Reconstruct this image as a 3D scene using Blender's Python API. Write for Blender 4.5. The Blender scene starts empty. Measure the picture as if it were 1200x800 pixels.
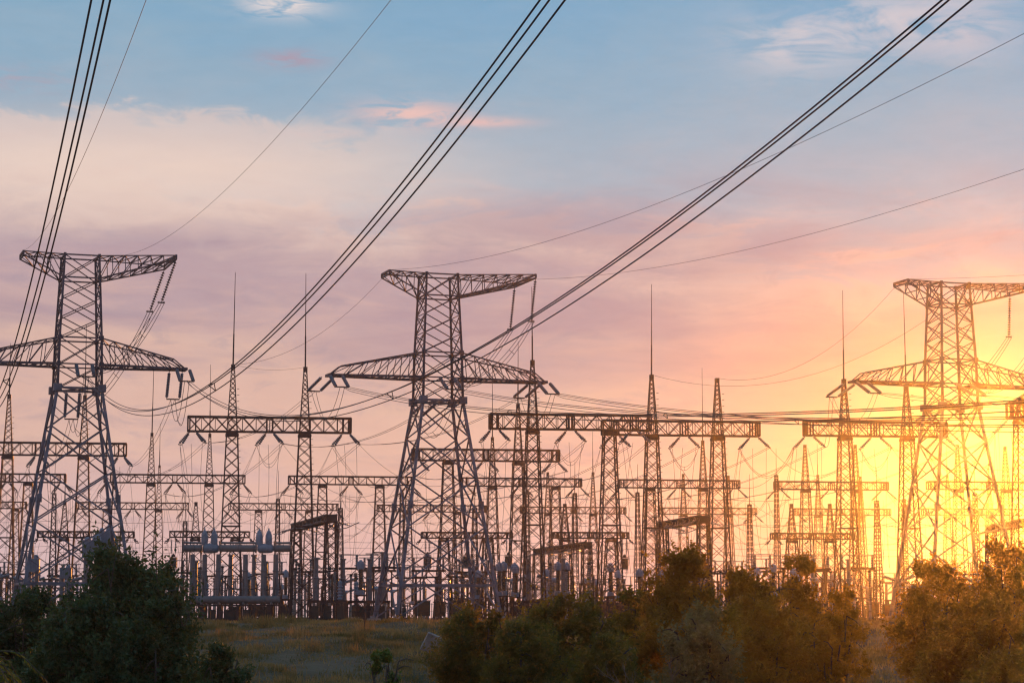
import bpy, math, random
import numpy as np
from mathutils import Vector, Matrix

# ------------------------------------------------------------------ camera, sky, sun, exposure
scene = bpy.context.scene
COL = scene.collection
EYE = 0.5            # eye height over the switchyard plateau (metres)
F = 2600.0           # focal length in pixels of a 1200 px wide picture
PITCH = math.atan(322.0 / F)
cd = bpy.data.cameras.new('camera')
cd.sensor_width = 36.0
cd.lens = 36.0 * F / 1200.0
cd.clip_start = 0.2
cd.clip_end = 6000.0
cam = bpy.data.objects.new('camera', cd)
cam.location = (0, 0, EYE)
cam.rotation_euler = (math.pi / 2 + PITCH, 0, 0)
COL.objects.link(cam)
scene.camera = cam
scene.view_settings.view_transform = 'Standard'
scene.view_settings.look = 'None'
scene.view_settings.gamma = 1.0
scene.view_settings.exposure = 0.0
scene.cycles.max_bounces = 6
scene.cycles.diffuse_bounces = 3
scene.cycles.transmission_bounces = 3
scene.cycles.volume_bounces = 1
scene.cycles.use_denoising = True
scene.cycles.filter_width = 1.3
scene.cycles.pixel_filter_type = 'BLACKMAN_HARRIS'

SUN_AZ = math.atan((1186 - 600) / F)
SUN_EL = math.radians(3.2)
SUN_DIR = Vector((math.sin(SUN_AZ) * math.cos(SUN_EL), math.cos(SUN_AZ) * math.cos(SUN_EL), math.sin(SUN_EL)))
sl = bpy.data.lights.new('sun', 'SUN')
sl.energy = 3.0
sl.angle = math.radians(0.6)
sl.color = (1.0, 0.305, 0.03)
sun = bpy.data.objects.new('sun', sl)
sun.rotation_euler = (-SUN_DIR).to_track_quat('-Z', 'Y').to_euler()
sun.location = (0, 0, 60)
COL.objects.link(sun)


def s2l(c):
    return tuple(((v / 255.0) / 12.92 if v / 255.0 <= 0.04045 else ((v / 255.0 + 0.055) / 1.055) ** 2.4) for v in c)


def build_world():
    w = bpy.data.worlds.new('World')
    scene.world = w
    w.use_nodes = True
    nt = w.node_tree
    nt.nodes.clear()
    N = nt.nodes.new
    L = nt.links.new

    def math_(op, a, b=None, c=None):
        n = N('ShaderNodeMath')
        n.operation = op
        for i, v in enumerate((a, b, c)):
            if v is None:
                continue
            if isinstance(v, (int, float)):
                n.inputs[i].default_value = v
            else:
                L(v, n.inputs[i])
        return n.outputs[0]

    def smooth(v, lo, hi, a=0.0, b=1.0):
        n = N('ShaderNodeMapRange')
        n.interpolation_type = 'SMOOTHSTEP'
        L(v, n.inputs['Value'])
        n.inputs['From Min'].default_value = lo
        n.inputs['From Max'].default_value = hi
        n.inputs['To Min'].default_value = a
        n.inputs['To Max'].default_value = b
        return n.outputs[0]

    def mix(f, a, b):
        n = N('ShaderNodeMix')
        n.data_type = 'RGBA'
        if isinstance(f, (int, float)):
            n.inputs[0].default_value = f
        else:
            L(f, n.inputs[0])
        for sock, v in ((n.inputs[6], a), (n.inputs[7], b)):
            if isinstance(v, tuple):
                sock.default_value = (*v, 1)
            else:
                L(v, sock)
        return n.outputs[2]

    def noise(su, sv, seed, detail=5, rough=0.55, dist=0.0):
        cx = N('ShaderNodeCombineXYZ')
        L(math_('MULTIPLY', u, su), cx.inputs[0])
        L(math_('MULTIPLY', v, sv), cx.inputs[1])
        cx.inputs[2].default_value = seed
        n = N('ShaderNodeTexNoise')
        n.inputs['Scale'].default_value = 1.0
        n.inputs['Detail'].default_value = detail
        n.inputs['Roughness'].default_value = rough
        n.inputs['Distortion'].default_value = dist
        L(cx.outputs[0], n.inputs['Vector'])
        return n.outputs['Fac']

    tc = N('ShaderNodeTexCoord')
    sp = N('ShaderNodeSeparateXYZ')
    L(tc.outputs['Generated'], sp.inputs[0])
    u = math_('ARCTAN2', sp.outputs[0], sp.outputs[1])          # azimuth, radians from +Y
    v = math_('ARCSINE', sp.outputs[2])                         # elevation

    def blob(px, py, wx, wy):
        a = math_('DIVIDE', math_('SUBTRACT', u, (px - 600) / F), wx / F)
        b = math_('DIVIDE', math_('SUBTRACT', v, (722 - py) / F), wy / F)
        r2 = math_('ADD', math_('MULTIPLY', a, a), math_('MULTIPLY', b, b))
        return math_('EXPONENT', math_('MULTIPLY', r2, -1.0))

    def ramp(fac, stops):
        n = N('ShaderNodeValToRGB')
        n.color_ramp.interpolation = 'B_SPLINE'
        while len(n.color_ramp.elements) < len(stops):
            n.color_ramp.elements.new(0.5)
        for e, (p, c) in zip(n.color_ramp.elements, stops):
            e.position = p
            e.color = (*s2l(c), 1)
        L(fac, n.inputs[0])
        return n.outputs[0]

    n1 = noise(7, 16, 3.1, 5, 0.55, 0.4)
    n2 = noise(5, 30, 9.7, 4, 0.5, 0.6)
    n3 = noise(16, 60, 5.3, 6, 0.6, 0.8)
    vv = math_('ADD', v, math_('MULTIPLY', u, 0.07))
    vv = math_('ADD', vv, math_('MULTIPLY', math_('SUBTRACT', n1, 0.5), 0.085))
    vv = math_('ADD', vv, math_('MULTIPLY', math_('SUBTRACT', n3, 0.5), 0.07))
    f = math_('DIVIDE', vv, 0.3)
    base = ramp(f, SKY_STOPS)
    # darker mauve patches inside the cloud deck, brighter peach streaks low down
    deck = math_('MULTIPLY', smooth(v, 0.22, 0.17), smooth(v, 0.05, 0.09))
    base = mix(math_('MULTIPLY', math_('MULTIPLY', smooth(n2, 0.42, 0.66), deck), 0.65), base, s2l((158, 134, 156)))
    base = mix(math_('MULTIPLY', blob(850, 300, 170, 42), math_('MULTIPLY', smooth(n1, 0.3, 0.6), 0.6)), base, s2l((160, 138, 160)))
    base = mix(math_('MULTIPLY', blob(130, 206, 330, 44), smooth(n3, 0.2, 0.7, 0.55, 1.0)), base, s2l((246, 220, 202)))
    base = mix(math_('MULTIPLY', smooth(noise(4, 45, 2.2, 5, 0.6, 0.7), 0.5, 0.72), math_('MULTIPLY', smooth(v, 0.16, 0.1), 0.4)), base, s2l((232, 194, 170)))
    # small wisps in the blue
    wisp = noise(45, 170, 7.7, 6, 0.62, 1.0)
    veil = noise(24, 75, 4.4, 7, 0.58, 0.7)
    for (px, py, wx, wy, col, k, lo) in (
            (325, 13, 46, 15, (240, 224, 220), 1.0, 0.34),
            (480, 137, 62, 15, (236, 194, 188), 1.0, 0.32),
            (560, 146, 55, 6, (228, 188, 186), 0.95, 0.28),
            (335, 76, 40, 11, (172, 152, 172), 0.9, 0.32),
            (375, 161, 36, 5, (206, 182, 190), 0.6, 0.36),
            (20, 112, 60, 16, (172, 166, 184), 0.8, 0.38),
            (940, 62, 75, 32, (214, 206, 212), 0.85, 0.33),
            (1030, 38, 110, 30, (216, 206, 212), 0.85, 0.33),
            (1130, 50, 70, 40, (210, 200, 208), 0.7, 0.34)):
        m = math_('MULTIPLY', blob(px, py, wx, wy), math_('MULTIPLY', smooth(wisp if px < 900 else veil, lo, lo + 0.26), k))
        base = mix(m, base, s2l(col))
    edge = noise(30, 85, 6.6, 7, 0.6, 0.8)
    ev = math_('ADD', v, math_('MULTIPLY', math_('SUBTRACT', n1, 0.5), 0.05))
    ev = math_('ADD', ev, math_('MULTIPLY', math_('SUBTRACT', edge, 0.5), 0.045))
    bank = math_('MULTIPLY', smooth(ev, 0.224, 0.213), smooth(ev, 0.15, 0.195))
    bank = math_('MULTIPLY', bank, smooth(u, 0.03, -0.13))
    base = mix(math_('MULTIPLY', bank, 0.62), base, s2l((234, 206, 196)))
    grey = math_('MULTIPLY', smooth(edge, 0.5, 0.7), smooth(v, 0.20, 0.16))
    base = mix(math_('MULTIPLY', grey, 0.4), base, s2l((160, 142, 160)))
    fine = noise(60, 200, 1.3, 4, 0.6, 0.3)
    base = mix(0.05, base, fine)
    base = mix(math_('MULTIPLY', smooth(u, 0.02, 0.2), smooth(v, 0.2, 0.1, 0.0, 0.45)), base, s2l((176, 132, 130)))
    # the aureole round the low sun
    dx = math_('DIVIDE', math_('SUBTRACT', u, SUN_AZ), 0.06)
    dy = math_('DIVIDE', math_('SUBTRACT', v, SUN_EL), 0.038)
    g = math_('EXPONENT', math_('MULTIPLY', math_('SQRT', math_('ADD', math_('ADD', math_('MULTIPLY', dx, dx), math_('MULTIPLY', dy, dy)), 0.02)), -1.15))
    base = mix(math_('MULTIPLY', g, 1.0), base, (1.0, 0.46, 0.09))

    custom = N('ShaderNodeBackground')
    L(base, custom.inputs[0])
    custom.inputs[1].default_value = 1.0
    sky = N('ShaderNodeTexSky')
    sky.sky_type = 'NISHITA'
    sky.sun_disc = False
    sky.sun_elevation = SUN_EL
    sky.sun_rotation = SUN_AZ
    sky.air_density = 1.2
    sky.dust_density = 1.0
    sky.ozone_density = 2.0
    back = N('ShaderNodeBackground')
    L(sky.outputs[0], back.inputs[0])
    back.inputs[1].default_value = 0.15
    # cloud deck carried behind and overhead too, added there to brighten camera-facing sides
    au = math_('ABSOLUTE', u)
    m = math_('MULTIPLY', smooth(au, 2.6, 0.9, 0.75, 0.94), smooth(v, 1.5, 0.4, 0.8, 1.0))
    mx = N('ShaderNodeMixShader')
    L(m, mx.inputs[0])
    L(back.outputs[0], mx.inputs[1])
    L(custom.outputs[0], mx.inputs[2])
    out = N('ShaderNodeOutputWorld')
    L(mx.outputs[0], out.inputs[0])


SKY_STOPS = [(0.0, (214, 186, 192)), (0.10, (216, 182, 184)), (0.20, (222, 182, 172)), (0.31, (224, 182, 168)),
             (0.42, (196, 164, 168)), (0.475, (176, 150, 165)), (0.53, (206, 176, 174)), (0.575, (224, 194, 186)),
             (0.595, (190, 182, 192)), (0.655, (154, 176, 196)), (0.82, (134, 173, 200)), (1.0, (112, 165, 203))]
build_world()

# ------------------------------------------------------------------ helpers


def ray(px, py):
    """direction of the picture point, scaled so that its Y is 1"""
    a = (px - 600) / F
    b = (400 - py) / F
    c, s = math.cos(PITCH), math.sin(PITCH)
    y = c - b * s
    z = s + b * c
    return a / y, z / y


def at(px, py, D):
    kx, kz = ray(px, py)
    return Vector((kx * D, D, EYE + kz * D))


def terrain(x, y):
    """height of the ground: hollow between the viewer and the switchyard plateau"""
    def ss(a, b, t):
        t = min(1.0, max(0.0, (t - a) / (b - a)))
        return t * t * (3 - 2 * t)
    e = 194 + 6 * math.sin(x * 0.05 + 1.0) + 3 * math.sin(x * 0.13)
    h = -3.7 * (1 - ss(92, e, y))
    h = h * ss(8, 60, y) + (-1.15) * (1 - ss(8, 60, y))
    b = 1 - ss(e - 10, e + 4, y)
    h += b * (0.30 * math.sin(x * 0.21 + y * 0.05) * math.cos(y * 0.11 + x * 0.03) + 0.12 * math.sin(x * 0.7 + 2) * math.sin(y * 0.43) + 0.06 * math.sin(x * 1.7 + y * 0.3))
    return h


class MB:
    def __init__(self):
        self.v, self.f = [], []

    def bar(self, a, b, r, r2=None):
        a, b = Vector(a), Vector(b)
        d = b - a
        if d.length < 1e-6:
            return
        d.normalize()
        up = Vector((0, 0, 1)) if abs(d.z) < 0.95 else Vector((0, 1, 0))
        s = d.cross(up).normalized()
        t = s.cross(d)
        r2 = r if r2 is None else r2
        n = len(self.v)
        for p, q in ((a, r), (b, r2)):
            for i, j in ((1, 1), (-1, 1), (-1, -1), (1, -1)):
                self.v.append(tuple(p + s * (i * q) + t * (j * q)))
        self.f += [(n, n + 1, n + 2, n + 3), (n + 7, n + 6, n + 5, n + 4)]
        for i in range(4):
            j = (i + 1) % 4
            self.f.append((n + j, n + i, n + 4 + i, n + 4 + j))

    def angle(self, a, b, w, side, t=None):
        """an L-profile steel member"""
        self.bar(a, b, w * 0.5)

    def box(self, c, sz, rot=None):
        n = len(self.v)
        for z in (-1, 1):
            for x, y in ((-1, -1), (1, -1), (1, 1), (-1, 1)):
                p = Vector((x * sz[0] / 2, y * sz[1] / 2, z * sz[2] / 2))
                if rot:
                    p = rot @ p
                self.v.append(tuple(p + Vector(c)))
        self.f += [(n, n + 3, n + 2, n + 1), (n + 4, n + 5, n + 6, n + 7)]
        for i in range(4):
            j = (i + 1) % 4
            self.f.append((n + i, n + j, n + 4 + j, n + 4 + i))

    def lathe(self, a, b, prof, n=8):
        """prof: (t 0..1, radius) rings along a->b"""
        a, b = Vector(a), Vector(b)
        d = (b - a)
        L = d.length
        d.normalize()
        up = Vector((0, 0, 1)) if abs(d.z) < 0.95 else Vector((0, 1, 0))
        s = d.cross(up).normalized()
        t = s.cross(d)
        base = len(self.v)
        for tt, r in prof:
            p = a + d * (L * tt)
            for k in range(n):
                an = 2 * math.pi * k / n
                self.v.append(tuple(p + s * (r * math.cos(an)) + t * (r * math.sin(an))))
        m = len(prof)
        for i in range(m - 1):
            for k in range(n):
                k2 = (k + 1) % n
                self.f.append((base + i * n + k2, base + i * n + k, base + (i + 1) * n + k, base + (i + 1) * n + k2))
        self.f.append(tuple(base + k for k in range(n)))
        self.f.append(tuple(base + (m - 1) * n + k for k in range(n - 1, -1, -1)))

    def discs(self, a, b, r, rc, pitch, n=8):
        L = (Vector(b) - Vector(a)).length
        k = max(2, int(L / pitch))
        prof = [(0, rc)]
        for i in range(k):
            t0 = (i + 0.15) / k
            prof += [(t0, rc), (t0 + 0.25 / k, r), (t0 + 0.45 / k, r * 0.95), (t0 + 0.6 / k, rc)]
        prof.append((1, rc))
        self.lathe(a, b, prof, n)

    def tube(self, pts, r, n=5):
        pts = [Vector(p) for p in pts]
        base = len(self.v)
        m = len(pts)
        for i, p in enumerate(pts):
            d = (pts[min(i + 1, m - 1)] - pts[max(i - 1, 0)]).normalized()
            up = Vector((0, 0, 1)) if abs(d.z) < 0.98 else Vector((0, 1, 0))
            s = d.cross(up).normalized()
            t = s.cross(d)
            rr = r[i] if isinstance(r, (list, tuple)) else r
            for k in range(n):
                an = 2 * math.pi * k / n
                self.v.append(tuple(p + s * (rr * math.cos(an)) + t * (rr * math.sin(an))))
        for i in range(m - 1):
            for k in range(n):
                k2 = (k + 1) % n
                self.f.append((base + i * n + k2, base + i * n + k, base + (i + 1) * n + k, base + (i + 1) * n + k2))
        self.f.append(tuple(base + k for k in range(n)))
        self.f.append(tuple(base + (m - 1) * n + k for k in range(n - 1, -1, -1)))

    def build(self, name, mat, parent=None, smooth=False):
        me = bpy.data.meshes.new(name)
        me.from_pydata(self.v, [], self.f)
        me.materials.append(mat)
        if smooth:
            me.shade_smooth()
        o = bpy.data.objects.new(name, me)
        COL.objects.link(o)
        if parent is not None:
            o.parent = parent
        return o


def thing(name, label, cat, loc=(0, 0, 0), rz=0.0, group=None):
    o = bpy.data.objects.new(name, None)
    o.empty_display_size = 0.5
    COL.objects.link(o)
    o.location = loc
    o.rotation_euler = (0, 0, rz)
    tag(o, label, cat, group)
    return o


def tag(o, label, cat, group=None, kind=None):
    if label:
        o['label'] = label
    if cat:
        o['category'] = cat
    if group:
        o['group'] = group
    if kind:
        o['kind'] = kind
    return o


def local(o, p):
    """world point -> local of an empty placed with location and z-rotation"""
    q = Vector(p) - Vector(o.location)
    a = -o.rotation_euler.z
    c, s = math.cos(a), math.sin(a)
    return Vector((q.x * c - q.y * s, q.x * s + q.y * c, q.z))


def world(o, p):
    a = o.rotation_euler.z
    c, s = math.cos(a), math.sin(a)
    return Vector((p[0] * c - p[1] * s, p[0] * s + p[1] * c, p[2])) + Vector(o.location)


def copy_tree(o, parent=None):
    c = o.copy()
    COL.objects.link(c)
    c.parent = parent
    for ch in list(CH.get(o.name, o.children)):
        copy_tree(ch, c)
    return c


CH = {}

# ------------------------------------------------------------------ materials


def mat(name, col, rough=0.6, metal=0.0, var=0.25, scale=3.0, col2=None, bump=0.0, bscale=30.0, spec=0.4, transl=0.0, detail=5):
    m = bpy.data.materials.new(name)
    m.use_nodes = True
    nt = m.node_tree
    nt.nodes.clear()
    N, L = nt.nodes.new, nt.links.new
    out = N('ShaderNodeOutputMaterial')
    b = N('ShaderNodeBsdfPrincipled')
    tc = N('ShaderNodeTexCoord')
    nz = N('ShaderNodeTexNoise')
    nz.inputs['Scale'].default_value = scale
    nz.inputs['Detail'].default_value = detail
    nz.inputs['Roughness'].default_value = 0.6
    L(tc.outputs['Object'], nz.inputs['Vector'])
    rp = N('ShaderNodeValToRGB')
    rp.color_ramp.elements[0].position = 0.32
    rp.color_ramp.elements[1].position = 0.68
    c2 = col2 or tuple(c * (1 + var) for c in col)
    rp.color_ramp.elements[0].color = (*[c * (1 - var) for c in col], 1)
    rp.color_ramp.elements[1].color = (*c2, 1)
    L(nz.outputs['Fac'], rp.inputs[0])
    L(rp.outputs[0], b.inputs['Base Color'])
    b.inputs['Roughness'].default_value = rough
    b.inputs['Metallic'].default_value = metal
    b.inputs['Specular IOR Level'].default_value = spec
    if bump:
        nb = N('ShaderNodeTexNoise')
        nb.inputs['Scale'].default_value = bscale
        nb.inputs['Detail'].default_value = 6
        L(tc.outputs['Object'], nb.inputs['Vector'])
        bp = N('ShaderNodeBump')
        bp.inputs['Strength'].default_value = bump
        L(nb.outputs['Fac'], bp.inputs['Height'])
        L(bp.outputs[0], b.inputs['Normal'])
    if transl:
        tr = N('ShaderNodeBsdfTranslucent')
        hs = N('ShaderNodeMix')
        hs.data_type = 'RGBA'
        hs.blend_type = 'MULTIPLY'
        hs.inputs[0].default_value = 1.0
        L(rp.outputs[0], hs.inputs[6])
        hs.inputs[7].default_value = (3.2, 2.2, 0.7, 1)  # transmitted colour boosted and reddened, painting orange sun glow into foliage
        L(hs.outputs[2], tr.inputs[0])
        mx = N('ShaderNodeMixShader')
        mx.inputs[0].default_value = transl
        L(b.outputs[0], mx.inputs[1])
        L(tr.outputs[0], mx.inputs[2])
        L(mx.outputs[0], out.inputs[0])
    else:
        L(b.outputs[0], out.inputs[0])
    return m


GALV_BACKLIT = mat('galvanised_steel_backlit', (0.06, 0.048, 0.075), 0.6, 0.2, 0.5, 0.7)  # same steel as the legs; backlit darkness against the sky put into the colour
GALV_LIT = mat('galvanised_steel_lit', (0.135, 0.13, 0.175), 0.6, 0.2, 0.5, 0.7)  # same steel, brighter light on the lower pylon put into the colour
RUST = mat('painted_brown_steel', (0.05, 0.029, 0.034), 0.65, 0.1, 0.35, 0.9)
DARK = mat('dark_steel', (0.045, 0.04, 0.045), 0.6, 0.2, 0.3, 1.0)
WIRE = mat('aluminium_conductor', (0.03, 0.03, 0.045), 0.75, 0.0, 0.15, 0.5)
PORC = mat('grey_glazed_porcelain', (0.135, 0.13, 0.155), 0.3, 0.0, 0.2, 2.0, spec=0.6)
PORCB = mat('brown_glazed_porcelain', (0.10, 0.055, 0.04), 0.25, 0.0, 0.25, 2.0, spec=0.6)
GLASS = mat('bluish_insulator_glass', (0.10, 0.12, 0.165), 0.4, 0.0, 0.2, 2.0, spec=0.7)
PALE = mat('pale_blue_grey_paint', (0.22, 0.25, 0.33), 0.5, 0.0, 0.22, 0.9, bump=0.1)
ALU = mat('aluminium_tube', (0.19, 0.175, 0.19), 0.7, 0.1, 0.2, 1.0)
CONC = mat('weathered_concrete', (0.36, 0.29, 0.28), 0.9, 0.0, 0.3, 1.2, bump=0.4)
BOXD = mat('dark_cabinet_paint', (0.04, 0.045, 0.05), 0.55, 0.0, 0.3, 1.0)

# ------------------------------------------------------------------ terrain and air


def build_ground():
    ys = list(np.concatenate([np.arange(-30, 60, 5.0), np.arange(60, 210, 1.2), np.arange(210, 300, 8), np.arange(300, 700, 50)])) + [715.0]
    xs = list(np.concatenate([np.arange(-420, -90, 30), np.arange(-90, 90, 1.5), np.arange(90, 421, 30)]))
    me = bpy.data.meshes.new('ground')
    nx, ny = len(xs), len(ys)
    v = [(x, y, terrain(x, y)) for y in ys for x in xs]
    f = [(j * nx + i, j * nx + i + 1, (j + 1) * nx + i + 1, (j + 1) * nx + i) for j in range(ny - 1) for i in range(nx - 1)]
    me.from_pydata(v, [], f)
    me.shade_smooth()
    m = bpy.data.materials.new('dry_grassy_soil')
    m.use_nodes = True
    nt = m.node_tree
    N, L = nt.nodes.new, nt.links.new
    b = nt.nodes['Principled BSDF']
    b.inputs['Roughness'].default_value = 0.95
    b.inputs['Specular IOR Level'].default_value = 0.1
    tc = N('ShaderNodeTexCoord')
    n1 = N('ShaderNodeTexNoise')
    n1.inputs['Scale'].default_value = 0.07
    n1.inputs['Detail'].default_value = 8
    n1.inputs['Roughness'].default_value = 0.65
    L(tc.outputs['Object'], n1.inputs['Vector'])
    rp = N('ShaderNodeValToRGB')
    for _ in range(2):
        rp.color_ramp.elements.new(0.5)
    for e, (p, c) in zip(rp.color_ramp.elements, ((0.36, (0.085, 0.062, 0.036)), (0.46, (0.12, 0.08, 0.048)), (0.56, (0.18, 0.12, 0.075)), (0.66, (0.15, 0.085, 0.06)))):
        e.position = p
        e.color = (*c, 1)
    L(n1.outputs['Fac'], rp.inputs[0])
    L(rp.outputs[0], b.inputs['Base Color'])
    n2 = N('ShaderNodeTexNoise')
    n2.inputs['Scale'].default_value = 2.5
    n2.inputs['Detail'].default_value = 8
    L(tc.outputs['Object'], n2.inputs['Vector'])
    bp = N('ShaderNodeBump')
    bp.inputs['Strength'].default_value = 0.8
    bp.inputs['Distance'].default_value = 0.3
    L(n2.outputs['Fac'], bp.inputs['Height'])
    L(bp.outputs[0], b.inputs['Normal'])
    me.materials.append(m)
    o = bpy.data.objects.new('ground', me)
    COL.objects.link(o)
    tag(o, 'dry grassy slope rising to the flat switchyard plateau', 'ground', kind='structure')


build_ground()


def build_haze():
    mb = MB()
    mb.box((0, 340, 18.5), (860, 780, 55))
    m = bpy.data.materials.new('evening_haze')
    m.use_nodes = True
    nt = m.node_tree
    nt.nodes.clear()
    out = nt.nodes.new('ShaderNodeOutputMaterial')
    pv = nt.nodes.new('ShaderNodeVolumePrincipled')
    pv.inputs['Color'].default_value = (1.0, 0.93, 0.88, 1)
    pv.inputs['Density'].default_value = HAZE_DENSITY
    pv.inputs['Anisotropy'].default_value = HAZE_G
    nt.links.new(pv.outputs[0], out.inputs['Volume'])
    o = mb.build('haze', m)
    tag(o, 'thin warm evening haze filling the air over the switchyard', 'haze', kind='stuff')


HAZE_DENSITY = 0.00016
HAZE_G = 0.94
build_haze()

# ------------------------------------------------------------------ transmission pylons
LINE = Vector((0.2520, -0.9677, 0.0))       # heading of the incoming lines, towards the viewer
PYLON_YAW = math.radians(18.5)
WAIST, ARM_Z, APEX_Z, TOP_Z = 25.0, 27.6, 30.5, 39.6


def half(z):
    """half width (x) and half depth (y) of the tower body at height z"""
    pts = ((0, 6.1, 4.9), (25.0, 2.36, 2.1), (30.5, 2.25, 2.0), (37.1, 1.98, 1.72), (39.6, 1.86, 1.62))
    for (z0, a0, b0), (z1, a1, b1) in zip(pts, pts[1:]):
        if z <= z1:
            t = (z - z0) / (z1 - z0)
            return a0 + (a1 - a0) * t, b0 + (b1 - b0) * t
    return pts[-1][1:]


def corner(i, z):
    hx, hy = half(z)
    sx, sy = ((-1, -1), (1, -1), (1, 1), (-1, 1))[i % 4]
    return Vector((sx * hx, sy * hy, z))


def insulators(parent, a, b, r=0.17, pitch=0.2, mat_=None, rc=0.05):
    mb = MB()
    a, b = Vector(a), Vector(b)
    d = (b - a).normalized()
    mb.bar(a, a + d * 0.35, 0.03)
    mb.discs(a + d * 0.3, b - d * 0.25, r, rc, pitch, 8)
    mb.bar(b - d * 0.3, b, 0.03)
    return mb.build('insulator_string', mat_ or GLASS, parent)


def make_pylon(px, D, label, ang=0.0, arm=12.9, top_arm=10.6):
    kx, kz = ray(px, 722)
    t = thing('transmission_pylon', label, 'pylon', (kx * D, D, 0), PYLON_YAW, 'transmission pylons')
    # legs
    for i in range(4):
        mb = MB()
        mb.bar(corner(i, 0.25), corner(i, 13), 0.17, 0.155)
        mb.bar(corner(i, 13), corner(i, WAIST), 0.155, 0.145)
        mb.box(corner(i, 13), (0.5, 0.5, 0.9))
        mb.box(corner(i, WAIST), (0.85, 0.8, 0.8))
        mb.build('leg', GALV_LIT, t)
        mb = MB()
        mb.box(corner(i, 0) + Vector((0, 0, 0.05)), (1.3, 1.3, 0.5))
        mb.box(corner(i, 0) + Vector((0, 0, 0.4)), (0.7, 0.7, 0.3))
        mb.build('footing', CONC, t)
    # lower bracing
    mb = MB()
    lv = [4.0, 10.5, 16.0, 20.8, WAIST]
    for z0, z1 in zip(lv, lv[1:]):
        for i in range(4):
            a0, a1, b0, b1 = corner(i, z0), corner(i, z1), corner(i + 1, z0), corner(i + 1, z1)
            mb.bar(a0, b1, 0.075)
            mb.bar(b0, a1, 0.075)
            # small redundant struts from the legs to the diagonals
            if z1 - z0 > 4:
                am = a0.lerp(a1, 0.5)
                bm = b0.lerp(b1, 0.5)
                c = a0.lerp(b1, 0.27)
                e = b0.lerp(a1, 0.27)
                mb.bar(am, c, 0.04)
                mb.bar(bm, e, 0.04)
                mb.bar(am, a0.lerp(b1, 0.27), 0.04)
    for i in range(4):
        a, b = corner(i, 4.0), corner(i + 1, 4.0)
        mb.bar(a, b, 0.13)
        m = a.lerp(b, 0.5)
        mb.bar(m, corner(i, 0.3), 0.075)
        mb.bar(m, corner(i + 1, 0.3), 0.075)
        mb.bar(corner(i, WAIST), corner(i + 1, WAIST), 0.11)
        if i == 0:
            mb.bar(m, Vector((m.x, m.y, 0.1)), 0.06)
        # K struts stiffening the feet
        ga = corner(i, 8.2)
        mb.bar(ga, corner(i, 0.3).lerp(corner(i + 1, 0.3), 0.14 if i % 2 else 0.0) if i % 2 else ga, 0.06)
    mb.bar(corner(0, 4), corner(2, 4), 0.06)
    mb.bar(corner(1, 4), corner(3, 4), 0.06)
    mb.bar(corner(0, WAIST), corner(2, WAIST), 0.06)
    mb.bar(corner(1, WAIST), corner(3, WAIST), 0.06)
    mb.build('lower_bracing', GALV_LIT, t)
    # upper body
    mb = MB()
    for i in range(4):
        mb.bar(corner(i, WAIST), corner(i, APEX_Z), 0.125)
        mb.bar(corner(i, APEX_Z), corner(i, TOP_Z), 0.115, 0.10)
        for z in (ARM_Z, APEX_Z, 37.1, TOP_Z):
            mb.bar(corner(i, z), corner(i + 1, z), 0.075)
            mb.box(corner(i, z), (0.42, 0.42, 0.5) if z < 31 else (0.28, 0.28, 0.35))
    lv = [WAIST, ARM_Z, APEX_Z, 32.7, 34.9, 37.1, TOP_Z]
    for z0, z1 in zip(lv, lv[1:]):
        for i in range(4):
            mb.bar(corner(i, z0), corner(i + 1, z1), 0.05)
            mb.bar(corner(i + 1, z0), corner(i, z1), 0.05)
            if i % 2:       # denser lacing on the narrow sides
                zm = (z0 + z1) / 2
                mb.bar(corner(i, zm), corner(i + 1, z1), 0.035)
                mb.bar(corner(i + 1, zm), corner(i, z0), 0.035)
    mb.build('upper_body', GALV_BACKLIT, t)
    # crossarms
    for s in (-1, 1):
        mb = MB()
        hx, hy = half(ARM_Z)
        hx2, hy2 = half(APEX_Z)
        L = arm
        n = 6
        bot = {y: [Vector((s * (hx + (L - hx) * k / n), y * (hy + (0.75 - hy) * k / n), ARM_Z)) for k in range(n + 1)] for y in (-1, 1)}
        top = {y: [Vector((s * (hx2 + (L - 1.3 - hx2) * k / n), y * (hy2 + (0.6 - hy2) * k / n), APEX_Z + (ARM_Z + 1.05 - APEX_Z) * k / n)) for k in range(n + 1)] for y in (-1, 1)}
        for y in (-1, 1):
            for k in range(n):
                mb.bar(bot[y][k], bot[y][k + 1], 0.12)
                mb.bar(top[y][k], top[y][k + 1], 0.07)
                mb.bar(bot[y][k + 1], top[y][k + 1], 0.04)
                mb.bar(bot[y][k + 1] if k % 2 == 0 else bot[y][k + 1], top[y][k], 0.045)
            mb.bar(bot[y][n], top[y][n], 0.06)
        for k in range(n + 1):
            mb.bar(bot[-1][k], bot[1][k], 0.05)
            mb.bar(top[-1][k], top[1][k], 0.04)
            if k < n:
                mb.bar(bot[-1][k], bot[1][k + 1], 0.045)
                mb.bar(bot[1][k], bot[-1][k + 1], 0.045)
                mb.bar(top[-1][k], top[1][k + 1], 0.035)
        mb.box((s * L, 0, ARM_Z), (0.4, 1.9, 0.3))
        mb.box((s * (L - 1.3), 0, ARM_Z), (0.3, 1.6, 0.24))
        mb.build('crossarm', GALV_BACKLIT, t)
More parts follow.
